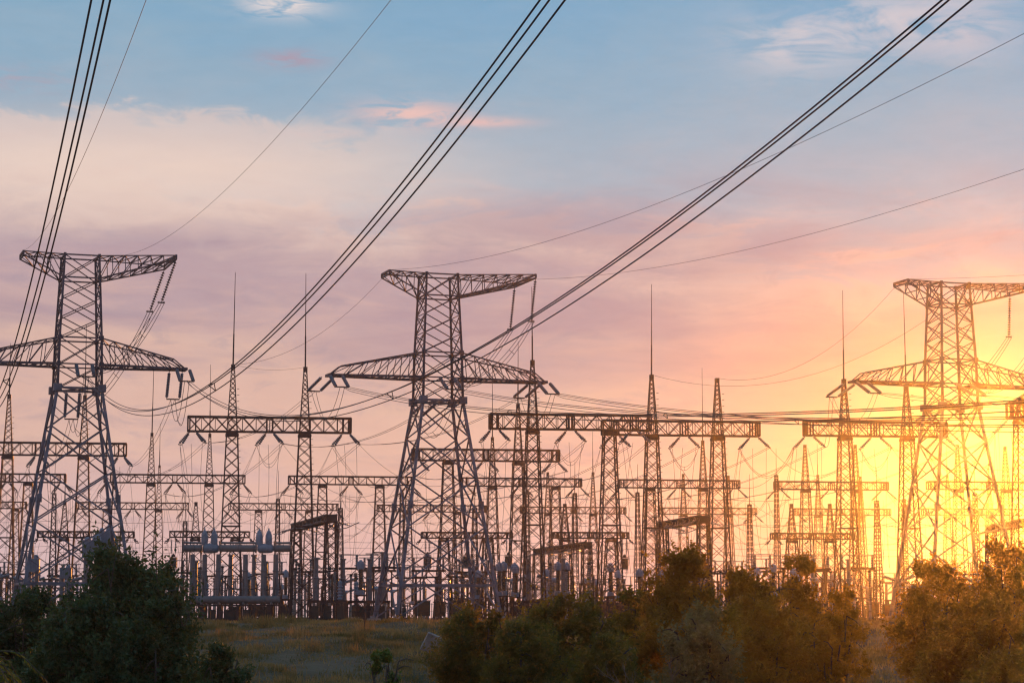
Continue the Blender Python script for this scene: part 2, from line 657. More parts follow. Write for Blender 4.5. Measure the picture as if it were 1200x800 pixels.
    # top arms: short one on the left, long flared one on the right
    for s, L, ye, n in ((-1, 6.3, 1.75, 3), (1, top_arm, 3.9, 6)):
        mb = MB()
        hx, hy = half(TOP_Z)
        hb, hyb = half(37.1)
        bot = {y: [Vector((s * (hb + (L - hb) * k / n), y * (hyb + (ye - hyb) * k / n), 37.1 + (TOP_Z - 0.3 - 37.1) * k / n)) for k in range(n + 1)] for y in (-1, 1)}
        top = {y: [Vector((s * (hx + (L - hx) * k / n), y * (hy + (ye - hy) * k / n), TOP_Z + 0.1 * k / n)) for k in range(n + 1)] for y in (-1, 1)}
        for y in (-1, 1):
            for k in range(n):
                mb.bar(bot[y][k], bot[y][k + 1], 0.08 if s > 0 else 0.065)
                mb.bar(top[y][k], top[y][k + 1], 0.06)
                if k < n - 1:
                    mb.bar(bot[y][k + 1], top[y][k + 1], 0.04)
                mb.bar(bot[y][k], top[y][k + 1], 0.04)
            mb.bar(bot[y][n], top[y][n], 0.09)
        for k in range(n + 1):
            mb.bar(bot[-1][k], bot[1][k], 0.05)
            mb.bar(top[-1][k], top[1][k], 0.05)
            if k < n:
                mb.bar(top[-1][k], top[1][k + 1], 0.045)
                mb.bar(top[1][k], top[-1][k + 1], 0.045)
                mb.bar(bot[1][k], bot[-1][k + 1], 0.045)
        mb.bar(top[-1][n], top[1][n], 0.10)
        mb.bar(bot[-1][n], bot[1][n], 0.08)
        mb.build('top_arm', GALV_BACKLIT, t)
    # tension strings on both sides of every phase
    lin = local(t, LINE + Vector(t.location)).normalized()
    pts = {}
    for ph, x in (('left', 0.65 - arm), ('middle', 0.4), ('right', arm - 0.3)):
        y0 = 0.85 if ph != 'middle' else 2.5
        ends_n, ends_f = [], []
        for k in (-0.45, 0.45):
            a = Vector((x + k * (1.9 if ph == 'middle' else 1.6), -y0 if ph != 'middle' else -2.25, ARM_Z - 0.1))
            b = a + (lin + Vector((0, 0, -0.42))).normalized() * 4.4
            insulators(t, a, b, 0.21, 0.24)
            ends_n.append(b)
            zf = ARM_Z - 0.1 if ph != 'middle' else WAIST + 0.1
            a = Vector((x + k * 1.6 - 0.5, y0, zf))
            b = a + (-lin + (Vector((0, 0, -1.1)) if px < 200 else Vector((-0.35, 0, -0.42)))).normalized() * (3.9 if px < 200 else 3.6)
            insulators(t, a, b, 0.19, 0.22)
            ends_f.append(b)
        for e, nm in ((ends_n, 'yoke'), (ends_f, 'yoke')):
            mb = MB()
            mb.bar(e[0], e[1], 0.07)
            c = (e[0] + e[1]) / 2
            mb.bar(c, c + (e[1] - e[0]).cross(Vector((0, 0, 1))).normalized() * 0.3, 0.06)
            mb.build(nm, DARK, t)
        pts[ph] = ((ends_n[0] + ends_n[1]) / 2, (ends_f[0] + ends_f[1]) / 2)
    # two long suspension strings from the long top arm
    hang = []
    for y in (-3.8, 3.8):
        a = Vector((top_arm, y, TOP_Z - 0.3))
        b = a + Vector((math.sin(ang), 0.05, -math.cos(ang))).normalized() * 5.1
        insulators(t, a, b, 0.20, 0.27, DARKGLASS, 0.06)
        mb = MB()
        ring = [b + Vector((0.38 * math.cos(q), 0.38 * math.sin(q), 0.1)) for q in np.linspace(0, 2 * math.pi, 13)]
        mb.tube(ring, 0.03, 4)
        mb.bar(b + Vector((-0.4, 0, 0)), b + Vector((0.4, 0, 0)), 0.05)
        mb.build('clamp', DARK, t)
        hang.append(b)
    pts['hang'] = hang
    PYL.append((t, pts))
    return t


DARKGLASS = mat('dark_disc_insulators', (0.04, 0.045, 0.065), 0.7, 0.0, 0.2, 2.0, spec=0.2)
PYL = []
make_pylon(84, 240.5, 'leftmost of the three tall lattice pylons, rising behind the bushes', -0.30, 11.7, 9.9)
make_pylon(512, 254.0, 'middle pylon of the three, standing free above the grass slope', -0.09)
make_pylon(1121, 261.0, 'pylon washed in orange sun glare, rightmost of the three', -0.03)

# ------------------------------------------------------------------ incoming lines


def sagline(p0, p1, sag, n=24, ext=1.0):
    p0, p1 = Vector(p0), Vector(p1)
    out = []
    for i in range(n + 1):
        t = ext * i / n
        p = p0.lerp(p1, t)
        p.z -= 4 * sag * t * (1 - t)
        out.append(p)
    return out


def cable_thing(name, label, cat, lines, r, group=None, spacers=(), part='cable', n=5):
    if len(lines) == 1:
        mb = MB()
        mb.tube(lines[0], r, n)
        o = mb.build(name, WIRE)
        tag(o, label, cat, group)
        return o
    t = thing(name, label, cat, lines[0][0], 0, group)
    for ln in lines:
        mb = MB()
        mb.tube([p - Vector(t.location) for p in ln], r, n)
        mb.build(part, WIRE, t)
    for k in spacers:
        mb = MB()
        q = [ln[k] - Vector(t.location) for ln in lines]
        for a, b in zip(q, q[1:] + q[:1]):
            mb.bar(a, b, r * 0.8)
        mb.build('spacer', DARK, t)
    return t


def overhead(P0, a, b, tmax, step=0.02):
    """conductor from the pylon towards and over the viewer; t is in spans of 185 m"""
    out = []
    t = 0.0
    while t <= tmax + 1e-6:
        p = Vector(P0) + LINE * (185.0 * t)
        p.z = P0[2] - a * t + b * t * t
        out.append(p)
        t += step
    return out


TRI = ((-0.21, 0.04), (0.12, 0.16), (0.21, -0.28))
names = ('left', 'middle', 'right')
pyref = ('left pylon', 'middle pylon', 'right pylon')
for pi, (t, pts) in enumerate(PYL):
    for ph in names:
        P = world(t, pts[ph][0])
        a, b, tm = (37.0, 28.0, 1.45) if pi == 0 else ((27.0, 9.0, 1.35))
        side = Vector((LINE.y, -LINE.x, 0)) * -1
        lines = []
        for (dx, dz) in TRI:
            q = P + side * dx
            q.z += dz
            ln = overhead(q, a, b, tm)
            ln[0] = P.copy()
            lines.append(ln)
        if pi == 0:
            lab = {'left': 'thick conductor bundle sweeping steeply up the left edge of the sky',
                   'middle': 'thick triple conductor bundle climbing to the top centre of the sky',
                   'right': 'thick triple conductor bundle crossing the middle pylon towards the upper right corner'}[ph]
        else:
            lab = f'triple conductor bundle drooping rightwards from the {ph} phase of the {pyref[pi]}'
        cable_thing('conductor_bundle', lab, 'power line', lines, 0.031 if pi == 0 else 0.03, 'incoming conductor bundles', (30,) if pi == 0 else (20,), 'conductor')
    # shield wires from the two ends of the top arms
    for e, x in (('short', -6.3), ('long', 10.6)):
        P = world(t, (x, -1.7 if e == 'short' else 0.5, TOP_Z + 0.15))
        if pi == 0 and e == 'long':
            P = world(t, (4.4, -1.7, TOP_Z + 0.15))
        ln = overhead(P, 27.0, 15.5, 1.5, 0.03)
        cable_thing('shield_wire', f'thin shield wire rising from the {e} top arm of the {pyref[pi]}', 'shield wire', [ln], 0.016, None, n=4)

# jumpers from the hanging strings down to the middle phase, and loops under the crossarm tips
for pi, (t, pts) in enumerate(PYL):
    for k, b in enumerate(pts['hang']):
        A = world(t, b)
        B = world(t, pts['middle'][0] + Vector((0.8, 0, 0.3)) if k == 0 else pts['middle'][1] + Vector((1.2, 0, 1.0)))
        lines = []
        for d in (-0.3, 0.0, 0.3):
            lines.append(sagline(A + Vector((d, 0, -0.1)), B + Vector((d, 0, 0)), 1.6 + d, 14))
        cable_thing('jumper_cable', f'triple jumper hanging from the {("near", "far")[k]} long insulator string of the {pyref[pi]}', 'jumper cable', lines, 0.032, 'pylon jumpers', (4, 7, 10), n=4)
    for ph in ('left', 'middle', 'right'):
        A = world(t, pts[ph][0])
        B = world(t, pts[ph][1])
        lines = [sagline(A + Vector((d, 0, 0)), B + Vector((d, 0, 0)), 3.6 + d, 14) for d in (-0.25, 0.25)]
        cable_thing('jumper_loop', f'slack double loop under the {ph} phase insulators of the {pyref[pi]}', 'jumper cable', lines, 0.03, 'pylon jumper loops', (7,), n=4)

# ------------------------------------------------------------------ switchyard gantries
GYAW = math.radians(8.0)


def lattice_column(h, w0, w1, r, zt=None):
    """tapering four-chord mast from the ground (half width w0) to height h (half width w1)"""
    mb = MB()

    def c(i, z):
        k = z / h
        w = w0 + (w1 - w0) * k
        sx, sy = ((-1, -1), (1, -1), (1, 1), (-1, 1))[i % 4]
        return Vector((sx * w, sy * w, z))
    for i in range(4):
        mb.bar(c(i, 0), c(i, h), r)
    z = 0.3
    while z < h - 0.2:
        w = w0 + (w1 - w0) * z / h
        z1 = min(h, z + max(0.85, w * 1.75))
        for i in range(4):
            mb.bar(c(i, z), c(i + 1, z1), r * 0.48)
            mb.bar(c(i + 1, z), c(i, z1), r * 0.48)
        z = z1
    for zz in (0.3, h * 0.5, h):
        for i in range(4):
            mb.bar(c(i, zz), c(i + 1, zz), r * 0.8)
    mb.box((0, 0, 0.0), (w0 * 2.3, w0 * 2.3, 0.5))
    return mb


def make_gantry(x0, x1, ybot, cols, label, ref, H=22.6, bh=1.75, phases=(0.03, 0.5, 0.97), far=False, string=2.3):
    """x0, x1: where the beam's ends show; ybot: its underside; cols: (x, kind, top) with kind 'rod', 'peak' or 'flush'"""
    kx0, kz0 = ray(x0, ybot)
    D = (H - EYE) / kz0
    kx1, _ = ray(x1, ybot)
    cx, cy = kx0 * D, D
    cs, sn = math.cos(GYAW), math.sin(GYAW)

    def s_of(px):
        kx = ray(px, ybot)[0]
        return (kx * cy - cx) / (cs - kx * sn)
    L = s_of(x1)
    t = thing('lattice_gantry', label, 'gantry', (cx, cy, 0), GYAW, 'switchyard gantries')
    r = 0.075 if not far else 0.075
    # beam
    w = 0.65
    mb = MB()
    n = max(4, int(round(L / (bh * 0.95))))
    P = {}
    for k in range(n + 1):
        x = L * k / n
        for y in (-1, 1):
            for z in (0, 1):
                P[k, y, z] = Vector((x, y * w, H + z * bh))
    for y in (-1, 1):
        for z in (0, 1):
            mb.bar(P[0, y, z], P[n, y, z], r * (1.35 if z else 1.15))
    for k in range(n):
        for y in (-1, 1):
            a, b = (0, 1) if k % 2 else (1, 0)
            mb.bar(P[k, y, a], P[k + 1, y, b], r * 0.62)
            if not far:
                mb.bar(P[k, y, b], P[k + 1, y, a], r * 0.45)
            mb.bar(P[k, y, 0], P[k, y, 1], r * 0.5)
        for z in (0, 1):
            mb.bar(P[k, -1, z], P[k + 1, 1, z], r * 0.5)
            mb.bar(P[k, -1, z], P[k, 1, z], r * 0.5)
    for k in (0, n):
        mb.bar(P[k, -1, 0], P[k, -1, 1], r * 1.25)
        mb.bar(P[k, 1, 0], P[k, 1, 1], r * 1.25)
        mb.bar(P[k, -1, 0], P[k, 1, 0], r)
        mb.bar(P[k, -1, 1], P[k, 1, 1], r)
    for f in phases:      # doubled stiffening frames where the strings hang
        for dx in (-0.35, 0.35):
            x = min(L, max(0, L * f + dx))
            for y in (-w, w):
                mb.bar((x, y, H), (x, y, H + bh), r * 1.1)
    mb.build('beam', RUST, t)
    # columns
    for (px, kind, ytop) in cols:
        x = s_of(px)
        hc = H if kind == 'flush' else H
        mbc = lattice_column(H - 0.12, 1.45, 0.66, r)
        # heavy head under the beam
        mbc.box((0, 0, H - 0.42), (1.6, 1.6, 0.3))
        if kind != 'flush':
            Dc = cy + x * sn
            hp = EYE + ray(px, ytop if kind == 'peak' else ytop[0])[1] * Dc
            hb = H + bh
            for i in range(4):
                sx, sy = ((-1, -1), (1, -1), (1, 1), (-1, 1))[i]
                mbc.bar((sx * 0.62, sy * 0.60, H - 0.2), (sx * 0.16, sy * 0.16, hp), r * 0.9, r * 0.6)
            z = H
            i0 = 0
            while z < hp - 0.3:
                wk = 0.62 + (0.16 - 0.62) * (z - H) / (hp - H)
                z1 = min(hp, z + max(0.55, wk * 1.7))
                wk1 = 0.62 + (0.16 - 0.62) * (z1 - H) / (hp - H)
                for i in range(4):
                    s0, s1 = ((-1, -1), (1, -1), (1, 1), (-1, 1))[i], ((1, -1), (1, 1), (-1, 1), (-1, -1))[i]
                    mbc.bar((s0[0] * wk, s0[1] * wk, z), (s1[0] * wk1, s1[1] * wk1, z1), r * 0.42)
                    mbc.bar((s1[0] * wk, s1[1] * wk, z), (s0[0] * wk1, s0[1] * wk1, z1), r * 0.42)
                z = z1
            mbc.box((0, 0, hp - 0.3), (0.5, 0.5, 0.6))
        mbc.v = [(vx + x, vy, vz) for vx, vy, vz in mbc.v]
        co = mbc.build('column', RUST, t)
        if kind == 'rod':
            Dc = cy + x * sn
            ht = EYE + ray(px, ytop[1])[1] * Dc
            m2 = MB()
            hm = hp + (ht - hp) * 0.33
            lean = random.Random(int(px)).uniform(-0.1, 0.1)
            m2.lathe((x, 0, hp - 0.2), (x + lean * 0.3, 0, hm), [(0, 0.10), (1, 0.085)], 6)
            m2.lathe((x + lean * 0.3, 0, hm), (x + lean, 0, ht), [(0, 0.065), (1, 0.03)], 6)
            m2.build('lightning_rod', RUST, co)
            PEAKS.append(Vector(world(t, (x, 0, hp))))
        elif kind == 'peak':
            PEAKS.append(Vector(world(t, (x, 0, hp))))
        # ladder rungs on nearer columns
        if not far:
            m3 = MB()
            zz = 1.5
            while zz < H + bh + 4 and not (kind == 'flush' and zz > H - 1):
                k = zz / H
                wx = (1.45 + (0.66 - 1.45) * min(1, k)) if zz < H else 0.5
                m3.bar((x + wx, -wx if zz < H else -0.4, zz), (x + wx + 0.28, -wx if zz < H else -0.4, zz), 0.028)
                zz += 0.75
            m3.build('step_bolts', RUST, co)
    # tension strings slung both ways from the beam
    ends = []
    for f in phases:
        x = L * f
        pair = []
        for sgn in (-1, 1):
            e2 = []
            for dy in (-0.22, 0.22):
                a = Vector((x + sgn * 0.35, dy + sgn * -0.3, H - 0.05))
                b = a + Vector((sgn * 0.52, -sgn * 0.62, -0.66)).normalized() * string
                b.x += dy * 0.9
                insulators(t, a, b, 0.17 if not far else 0.15, 0.24 if not far else 0.3, GLASS if not far else DARKGLASS)
                e2.append(b)
            mb = MB()
            mb.bar(e2[0], e2[1], 0.05)
            mb.build('yoke', DARK, t)
            pair.append(world(t, (e2[0] + e2[1]) / 2))
        ends.append(pair)
    GAN.append({'t': t, 'ref': ref, 'ends': ends, 'D': D, 'H': H, 'far': far, 'L': L})
    return t


GAN, PEAKS = [], []
g1 = make_gantry(220, 411, 505, [(272, 'rod', (427, 319)), (357, 'rod', (430, 320))], 'tall lattice gantry with two lightning rods between the left and middle pylons', 'tall gantry left of the middle pylon')
g2 = make_gantry(574, 762, 502, [(624, 'rod', (422, 336)), (714, 'flush', 0)], 'tall lattice gantry with one lightning rod just right of the middle pylon', 'tall gantry right of the middle pylon', phases=(0.03, 0.5, 0.9))
g3 = make_gantry(706, 889, 509, [(764, 'rod', (439, 333)), (841, 'peak', 443)], 'tall lattice gantry with one long-rodded mast and one flat-topped mast', 'tall gantry with a flat-topped mast', phases=(0.08, 0.52, 0.97))
g4 = make_gantry(943, 1108, 510, [(990, 'rod', (444, 340)), (1063, 'rod', (452, 342))], 'tall glowing lattice gantry with two lightning rods left of the right pylon', 'tall gantry left of the right pylon')
g5 = make_gantry(1182, 1330, 490, [(1197, 'peak', 466), (1290, 'peak', 470)], 'tall lattice gantry cut off by the right edge, half lost in sun glare', 'gantry cut off at right')
g6 = make_gantry(-60, 148, 532, [(9, 'rod', (462, 402)), (98, 'rod', (463, 380))], 'lattice gantry crossing behind the legs of the left pylon', 'gantry behind the left pylon', bh=1.7)
g7 = make_gantry(483, 655, 539, [(525, 'flush', 0), (607, 'rod', (473, 400))], 'lattice gantry crossing behind the legs of the middle pylon', 'gantry behind the middle pylon', bh=1.6)
ORD = ['first', 'second', 'third', 'fourth', 'fifth', 'sixth', 'seventh', 'eighth', 'ninth', 'tenth', 'eleventh', 'twelfth', 'thirteenth', 'fourteenth', 'fifteenth', 'sixteenth', 'seventeenth', 'eighteenth']
row2 = [(-60, 77, 564, [(-30, 'peak', 510), (33, 'flush', 0)]),
        (122, 287, 565, [(177, 'rod', (507, 415)), (245, 'rod', (508, 427))]),
        (338, 484, 567, [(378, 'flush', 0), (445, 'flush', 0)]),
        (540, 681, 569, [(577, 'rod', (512, 430)), (651, 'flush', 0)]),
        (725, 866, 571, [(762, 'flush', 0), (824, 'rod', (516, 431))]),
        (908, 1040, 573, [(944, 'peak', 521), (1003, 'peak', 521)]),
        (1087, 1232, 573, [(1123, 'peak', 521), (1179, 'peak', 523)])]
row3 = [(-70, 31, 595, [(-40, 'peak', 545), (18, 'flush', 0)]),
        (90, 221, 596, [(125, 'flush', 0), (186, 'rod', (545, 496))]),
        (268, 396, 597, [(303, 'flush', 0), (362, 'flush', 0)]),
        (442, 570, 599, [(478, 'peak', 563), (536, 'flush', 0)]),
        (610, 733, 601, [(642, 'peak', 553), (695, 'rod', (553, 505))]),
        (772, 886, 602, [(801, 'peak', 555), (854, 'peak', 557)]),
        (930, 1043, 603, [(959, 'rod', (556, 520)), (1009, 'peak', 558)]),
        (1081, 1212, 603, [(1111, 'rod', (556, 515)), (1160, 'rod', (557, 512))])]
for i, (a, b, y, c) in enumerate(row2):
    make_gantry(a, b, y, c, f'{ORD[i]} gantry from the left in the middle-distance row', f'{ORD[i]} middle-distance gantry', bh=1.35, far=True, string=2.6)
for i, (a, b, y, c) in enumerate(row3):
    make_gantry(a, b, y, c, f'{ORD[i]} gantry from the left in the small farthest tall row', f'{ORD[i]} farthest gantry', bh=1.35, far=True, string=2.6)
row4 = [(44, 157, 629, [(75, 'rod', (587, 556)), (140, 'flush', 0)]),
        (199, 292, 629, [(229, 'peak', 588), (276, 'flush', 0)]),
        (494, 600, 630, [(520, 'flush', 0), (572, 'flush', 0)]),
        (648, 736, 630, [(662, 'peak', 590), (716, 'flush', 0)]),
        (904, 1000, 631, [(928, 'peak', 590), (973, 'peak', 590)])]
lowg = []
for i, (a, b, y, c) in enumerate(row4):
    make_gantry(a, b, y, c, f'{ORD[i]} from the left of the low small gantries nearest the ground', f'{ORD[i]} low gantry', H=12.4, bh=0.85, far=True, string=1.3)
    lowg.append(GAN[-1])

# wires of the yard --------------------------------------------------------------
POS = ('left end', 'middle', 'right end')
# pylon phases down to the gantries behind
for pi, gi in ((0, 5), (1, 0), (2, 3)):
    t, pts = PYL[pi]
    for k, ph in enumerate(names):
        A = world(t, pts[ph][1])
        B = GAN[gi]['ends'][k][1]
        lines = [sagline(A + Vector((d, 0, 0)), B + Vector((d, 0, 0)), 1.6, 14) for d in (-0.22, 0.22)]
        cable_thing('span_cable', f'double cable from the {ph} phase of the {pyref[pi]} down to the yard gantry', 'power line', lines, 0.024, 'downlead spans', (7,), 'conductor', 4)
# bus spans between one row of gantries and the next behind it
bylv = {0: [0, 1, 2, 3, 4], 1: [5, 6], 2: list(range(7, 14)), 3: list(range(14, 22))}
alltall = [g for g in GAN if not g['H'] < 20]
used = set()
for gi, g in enumerate(alltall):
    for k, pair in enumerate(g['ends']):
        A = pair[1]
        best, bd = None, 1e9
        for gj, h in enumerate(alltall):
            dD = h['D'] - g['D']
            if dD < 25 or dD > 130:
                continue
            for m, pr in enumerate(h['ends']):
                B = pr[0]
                tgt = A - LINE * (B.y - A.y)
                d = abs(B.x - tgt.x) + 0.25 * dD
                if d < bd and (gj, m) not in used:
                    best, bd = (gj, m, B), d
        if best and bd < 60:
            used.add(best[:2])
            lines = [sagline(A + Vector((d, 0, 0)), best[2] + Vector((d, 0, 0)), 2.6, 12) for d in (-0.2, 0.2)]
            cable_thing('bus_span', f'slack span running back from {POS[k]} of the {g["ref"]}', 'power line', lines, 0.026, 'slack bus spans', (4, 8), 'conductor', 4)
# droppers: thin cables from the strings down to the apparatus
rd = random.Random(5)
for gi, g in enumerate(GAN):
    for k, pair in list(enumerate(g['ends'])):
        px_ = pair[0].x / pair[0].y * F + 600
        if px_ < -15 or px_ > 1215:
            continue
        lines = []
        for j, d in enumerate((-0.3, 0.3, 0.9) if g['H'] > 20 else (-0.3, 0.3)):
            A = pair[0].lerp(pair[1], (0.1, 0.45, 0.9)[j])
            B = Vector((A.x + rd.uniform(-1.2, 1.2), A.y + rd.uniform(-2, 2), 5.5 + rd.uniform(0, 2)))
            pts_ = []
            bow = rd.uniform(-0.8, 0.8)
            for q in range(11):
                s = q / 10
                p = A.lerp(B, s)
                p.x += bow * math.sin(math.pi * s)
                pts_.append(p)
            lines.append(pts_)
        cable_thing('dropper_cable', f'thin droppers hanging under the {POS[k]} of the {g["ref"]}', 'dropper cable', lines, 0.02, 'dropper cables', (), 'conductor', 4)
        if k == 1 and g['H'] > 20:      # drooping jumper under the middle strings
            lines = [sagline(pair[0] + Vector((0, d, 0)), pair[1] + Vector((0, d, 0)), 2.6 + d, 10) for d in (-0.2, 0.2)]
            cable_thing('jumper_loop', f'slack jumper loop under the middle of the {g["ref"]}', 'jumper cable', lines, 0.022, 'gantry jumper loops', (5,), 'conductor', 4)
# shield wires from the short top arms back to the masts
for (pi, pk, s, lab) in ((1, 0, 2.4, 'middle'), (2, 4, 3.6, 'right')):
    t = PYL[pi][0]
    A = world(t, (-6.3, 1.7, TOP_Z - 0.4))
    B = PEAKS[pk] if pk < len(PEAKS) else PEAKS[0]
    cable_thing('shield_wire', f'thin slack wire from the short top arm of the {lab} pylon to a yard mast', 'shield wire', [sagline(A, B, s, 18)], 0.018, None, n=4)
    if pi == 2:
        A = world(t, (-2.2, 1.7, 35.5))
        cable_thing('shield_wire', 'thin slack wire from the right pylon body back to the long-rodded mast', 'shield wire', [sagline(A, PEAKS[3], 4.0, 18)], 0.018, None, n=4)
cable_thing('shield_wire', 'thin slack wire looping between the two rodded masts left of the middle pylon', 'shield wire', [sagline(PEAKS[0], PEAKS[1], 0.5, 10)], 0.014, None, n=4)
# long low busbars crossing the yard
for i, (ya, D) in enumerate(((611, 330), (633, 345), (640, 372), (647, 300), (668, 405))):
    z = EYE + ray(600, ya)[1] * D
    A = Vector((-0.26 * D, D - 6, z))
    B = Vector((0.26 * D, D + 10, z))
    pts_ = []
    nseg = 9
    for k in range(nseg):
        a, b = A.lerp(B, k / nseg), A.lerp(B, (k + 1) / nseg)
        pts_ += sagline(a, b, 0.35, 6)[:-1]
    pts_.append(B)
    cable_thing('busbar_wire', f'{ORD[i]} from the top of the long level wires strung across the yard', 'wire', [pts_], 0.022, 'long level yard wires', n=4)

# slender lighting masts among the apparatus
for i, (px, D, h) in enumerate(((60, 300, 17), (215, 318, 14), (324, 352, 19), (398, 300, 15), (470, 352, 20), (556, 300, 15), (618, 372, 21), (674, 318, 18), (748, 352, 20), (880, 330, 17), (912, 372, 24), (1030, 300, 16), (1062, 372, 20), (1146, 318, 18))):
    x = ray(px, 722)[0] * D
    t = thing('lattice_mast', f'{ORD[i]} from the left of the slender beamless lattice masts', 'mast', (x, D, 0), 0.3, 'slender lattice masts')
    lattice_column(h, 0.55, 0.22, 0.05).build('mast', RUST, t)
    mb = MB()
    mb.lathe((0, 0, h - 0.2), (0.05, 0, h + 4.5), [(0, 0.06), (1, 0.025)], 5)
    mb.build('lightning_rod', RUST, t)

# cables between neighbouring gantries of one row, and slanting leads down to the apparatus
for row in ([0, 6, 1], [2, 3, 4], list(range(7, 14)), list(range(14, 22))):
    for a, b in zip(row, row[1:]):
        A, B = GAN[a]['ends'][2][0], GAN[b]['ends'][0][0]
        if (B - A).length > 60 or B.x < A.x:
            continue
        lines = [sagline(A + Vector((0, d, d)), B + Vector((0, d, d)), 2.6 + 4 * abs(d), 14) for d in (-0.2, 0.25)]
        cable_thing('cross_cable', f'drooping cable from the {GAN[a]["ref"]} towards the next one rightwards', 'power line', lines, 0.026, 'drooping cross cables', (), 'conductor', 4)
for row in ([0, 6, 1], [2, 3, 4], list(range(7, 14)), list(range(14, 22))):
    for a, b in zip(row, row[1:]):
        for m, n2, sg in ((1, 1, 5.0), (2, 2, 3.4)):
            A, B = GAN[a]['ends'][m][1], GAN[b]['ends'][n2 - 1][0]
            if (B - A).length > 75 or B.x < A.x:
                continue
            cable_thing('cross_cable', f'single low-hanging wire from the {POS[m]} of the {GAN[a]["ref"]}', 'power line', [sagline(A, B, sg, 16)], 0.024, None, n=4)
rd = random.Random(21)
for g in GAN:
    if g['H'] < 20:
        continue
    for k in (0, 1, 2):
        A = g['ends'][k][0]
        px_ = A.x / A.y * F + 600
        if px_ < -15 or px_ > 1215:
            continue
        lines = []
        off = Vector((rd.uniform(3, 9) * rd.choice((-1, 1)), -rd.uniform(8, 22), 0))
        for j in range(2):
            B = Vector((A.x, A.y, 0)) + off + Vector((j * 1.4, 0, 0))
            B.z = 6.5 + rd.uniform(0, 4)
            lines.append(sagline(A, B, rd.uniform(0.8, 2.6), 12))
        cable_thing('slanting_lead', f'slanting lead from the {POS[k]} of the {g["ref"]}', 'dropper cable', lines, 0.02, 'slanting leads', (), 'conductor', 4)

# ------------------------------------------------------------------ bus beams running away from the viewer


def make_bus_beam(pn, pf, label, H=11.9):
    (x0, y0), (x1, y1) = pn, pf
    D0 = (H - EYE) / ray(x0, y0)[1]
    D1 = (H - EYE) / ray(x1, y1)[1]
    A, B = at(x0, y0, D0), at(x1, y1, D1)
    d = (B - A)
    L = d.length
    yaw = math.atan2(d.y, d.x)
    t = thing('bus_beam', label, 'bus support', (A.x, A.y, 0), yaw, 'dark bus support beams')
    mb = MB()
    w, bh = 0.6, 0.75
    n = max(5, int(L / 1.4))
    for y in (-w, w):
        for z in (H, H + bh):
            mb.bar((0, y, z), (L, y, z), 0.09)
    for k in range(n):
        xa, xb = L * k / n, L * (k + 1) / n
        for y in (-w, w):
            mb.bar((xa, y, H if k % 2 else H + bh), (xb, y, H + bh if k % 2 else H), 0.06)
            mb.bar((xa, y, H), (xa, y, H + bh), 0.05)
        mb.bar((xa, -w, H + bh), (xb, w, H + bh), 0.06)
        mb.bar((xa, -w, H), (xa, w, H), 0.06)
    for x in (0, L):
        mb.box((x, 0, H + bh / 2), (0.1, 2 * w, bh))
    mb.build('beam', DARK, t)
    for x in (0.7, L - 0.7):
        m2 = lattice_column(H - 0.1, 0.85, 0.6, 0.085)
        m2.v = [(vx + x, vy, vz) for vx, vy, vz in m2.v]
        m2.build('column', RUST, t)
    k = 0
    for f in np.linspace(0.1, 0.9, 4):       # horizontal porcelain strings slung along the side
        for s in (-1, 1):
            a = Vector((L * f, s * w * 1.1, H + 0.1))
            b = a + Vector((-1.0, s * 1.9, -0.55))
            insulators(t, a, b, 0.15, 0.22, PORC)
    mb = MB()
    for s in (-1, 1):
        mb.tube([Vector((L * f, s * (w + 1.9), H - 0.5 - 0.15 * math.sin(f * 9))) for f in np.linspace(-0.15, 1.1, 14)], 0.06, 5)
    mb.build('bus_tube', ALU, t)
    return t


make_bus_beam((389, 610), (346, 621), 'dark truss beam pointing away beside the columns left of the middle pylon')
make_bus_beam((689, 641), (629, 649), 'dark truss beam pointing away between the two groups of masts', 10.5)
make_bus_beam((826, 611), (775, 619), 'dark truss beam pointing away above the tall central bush')
make_bus_beam((1212, 614), (1160, 623), 'glowing truss beam pointing away at the right edge above the bushes')

# ------------------------------------------------------------------ apparatus


def dome(mb, c, r, h, n=10):
    prof = [(0, r * 0.8), (0.08, r), (0.5, r), (0.54, r * 1.08), (0.6, r), (0.8, r * 0.9), (0.86, r * 0.45), (0.95, r * 0.4), (1.0, r * 0.16)]
    mb.lathe(c, Vector(c) + Vector((0, 0, h)), prof, n)


def proto_transformer():
    t = thing('instrument_transformer', 'x', 'transformer')
    mb = MB()
    for sx in (-0.45, 0.45):
        for sy in (-0.45, 0.45):
            mb.bar((sx, sy, 0), (sx * 0.85, sy * 0.85, 2.6), 0.07)
    for z0, z1 in ((0.1, 1.3), (1.3, 2.5)):
        for sx in (-0.45, 0.45):
            mb.bar((sx, -0.42, z0), (sx, 0.42, z1), 0.035)
        for sy in (-0.42, 0.42):
            mb.bar((-0.45, sy, z0), (0.45, sy, z1), 0.035)
            mb.bar((0.45, sy, z0), (-0.45, sy, z1), 0.035)
    mb.box((0, 0, 2.65), (1.2, 1.2, 0.14))
    mb.build('stand', RUST, t)
    mb = MB()
    mb.lathe((0, 0, 2.7), (0, 0, 3.2), [(0, 0.42), (1, 0.40)], 10)
    mb.box((0.0, -0.42, 2.95), (0.36, 0.3, 0.36))
    mb.build('tank', PALE, t)
    mb = MB()
    mb.discs((0, 0, 3.2), (0, 0, 5.4), 0.31, 0.2, 0.2, 10)
    mb.build('bushing', PORCB, t)
    mb = MB()
    dome(mb, (0, 0, 5.4), 0.42, 1.0)
    mb.bar((-0.7, 0, 5.8), (0.7, 0, 5.8), 0.05)
    mb.build('head', PALE, t)
    return t


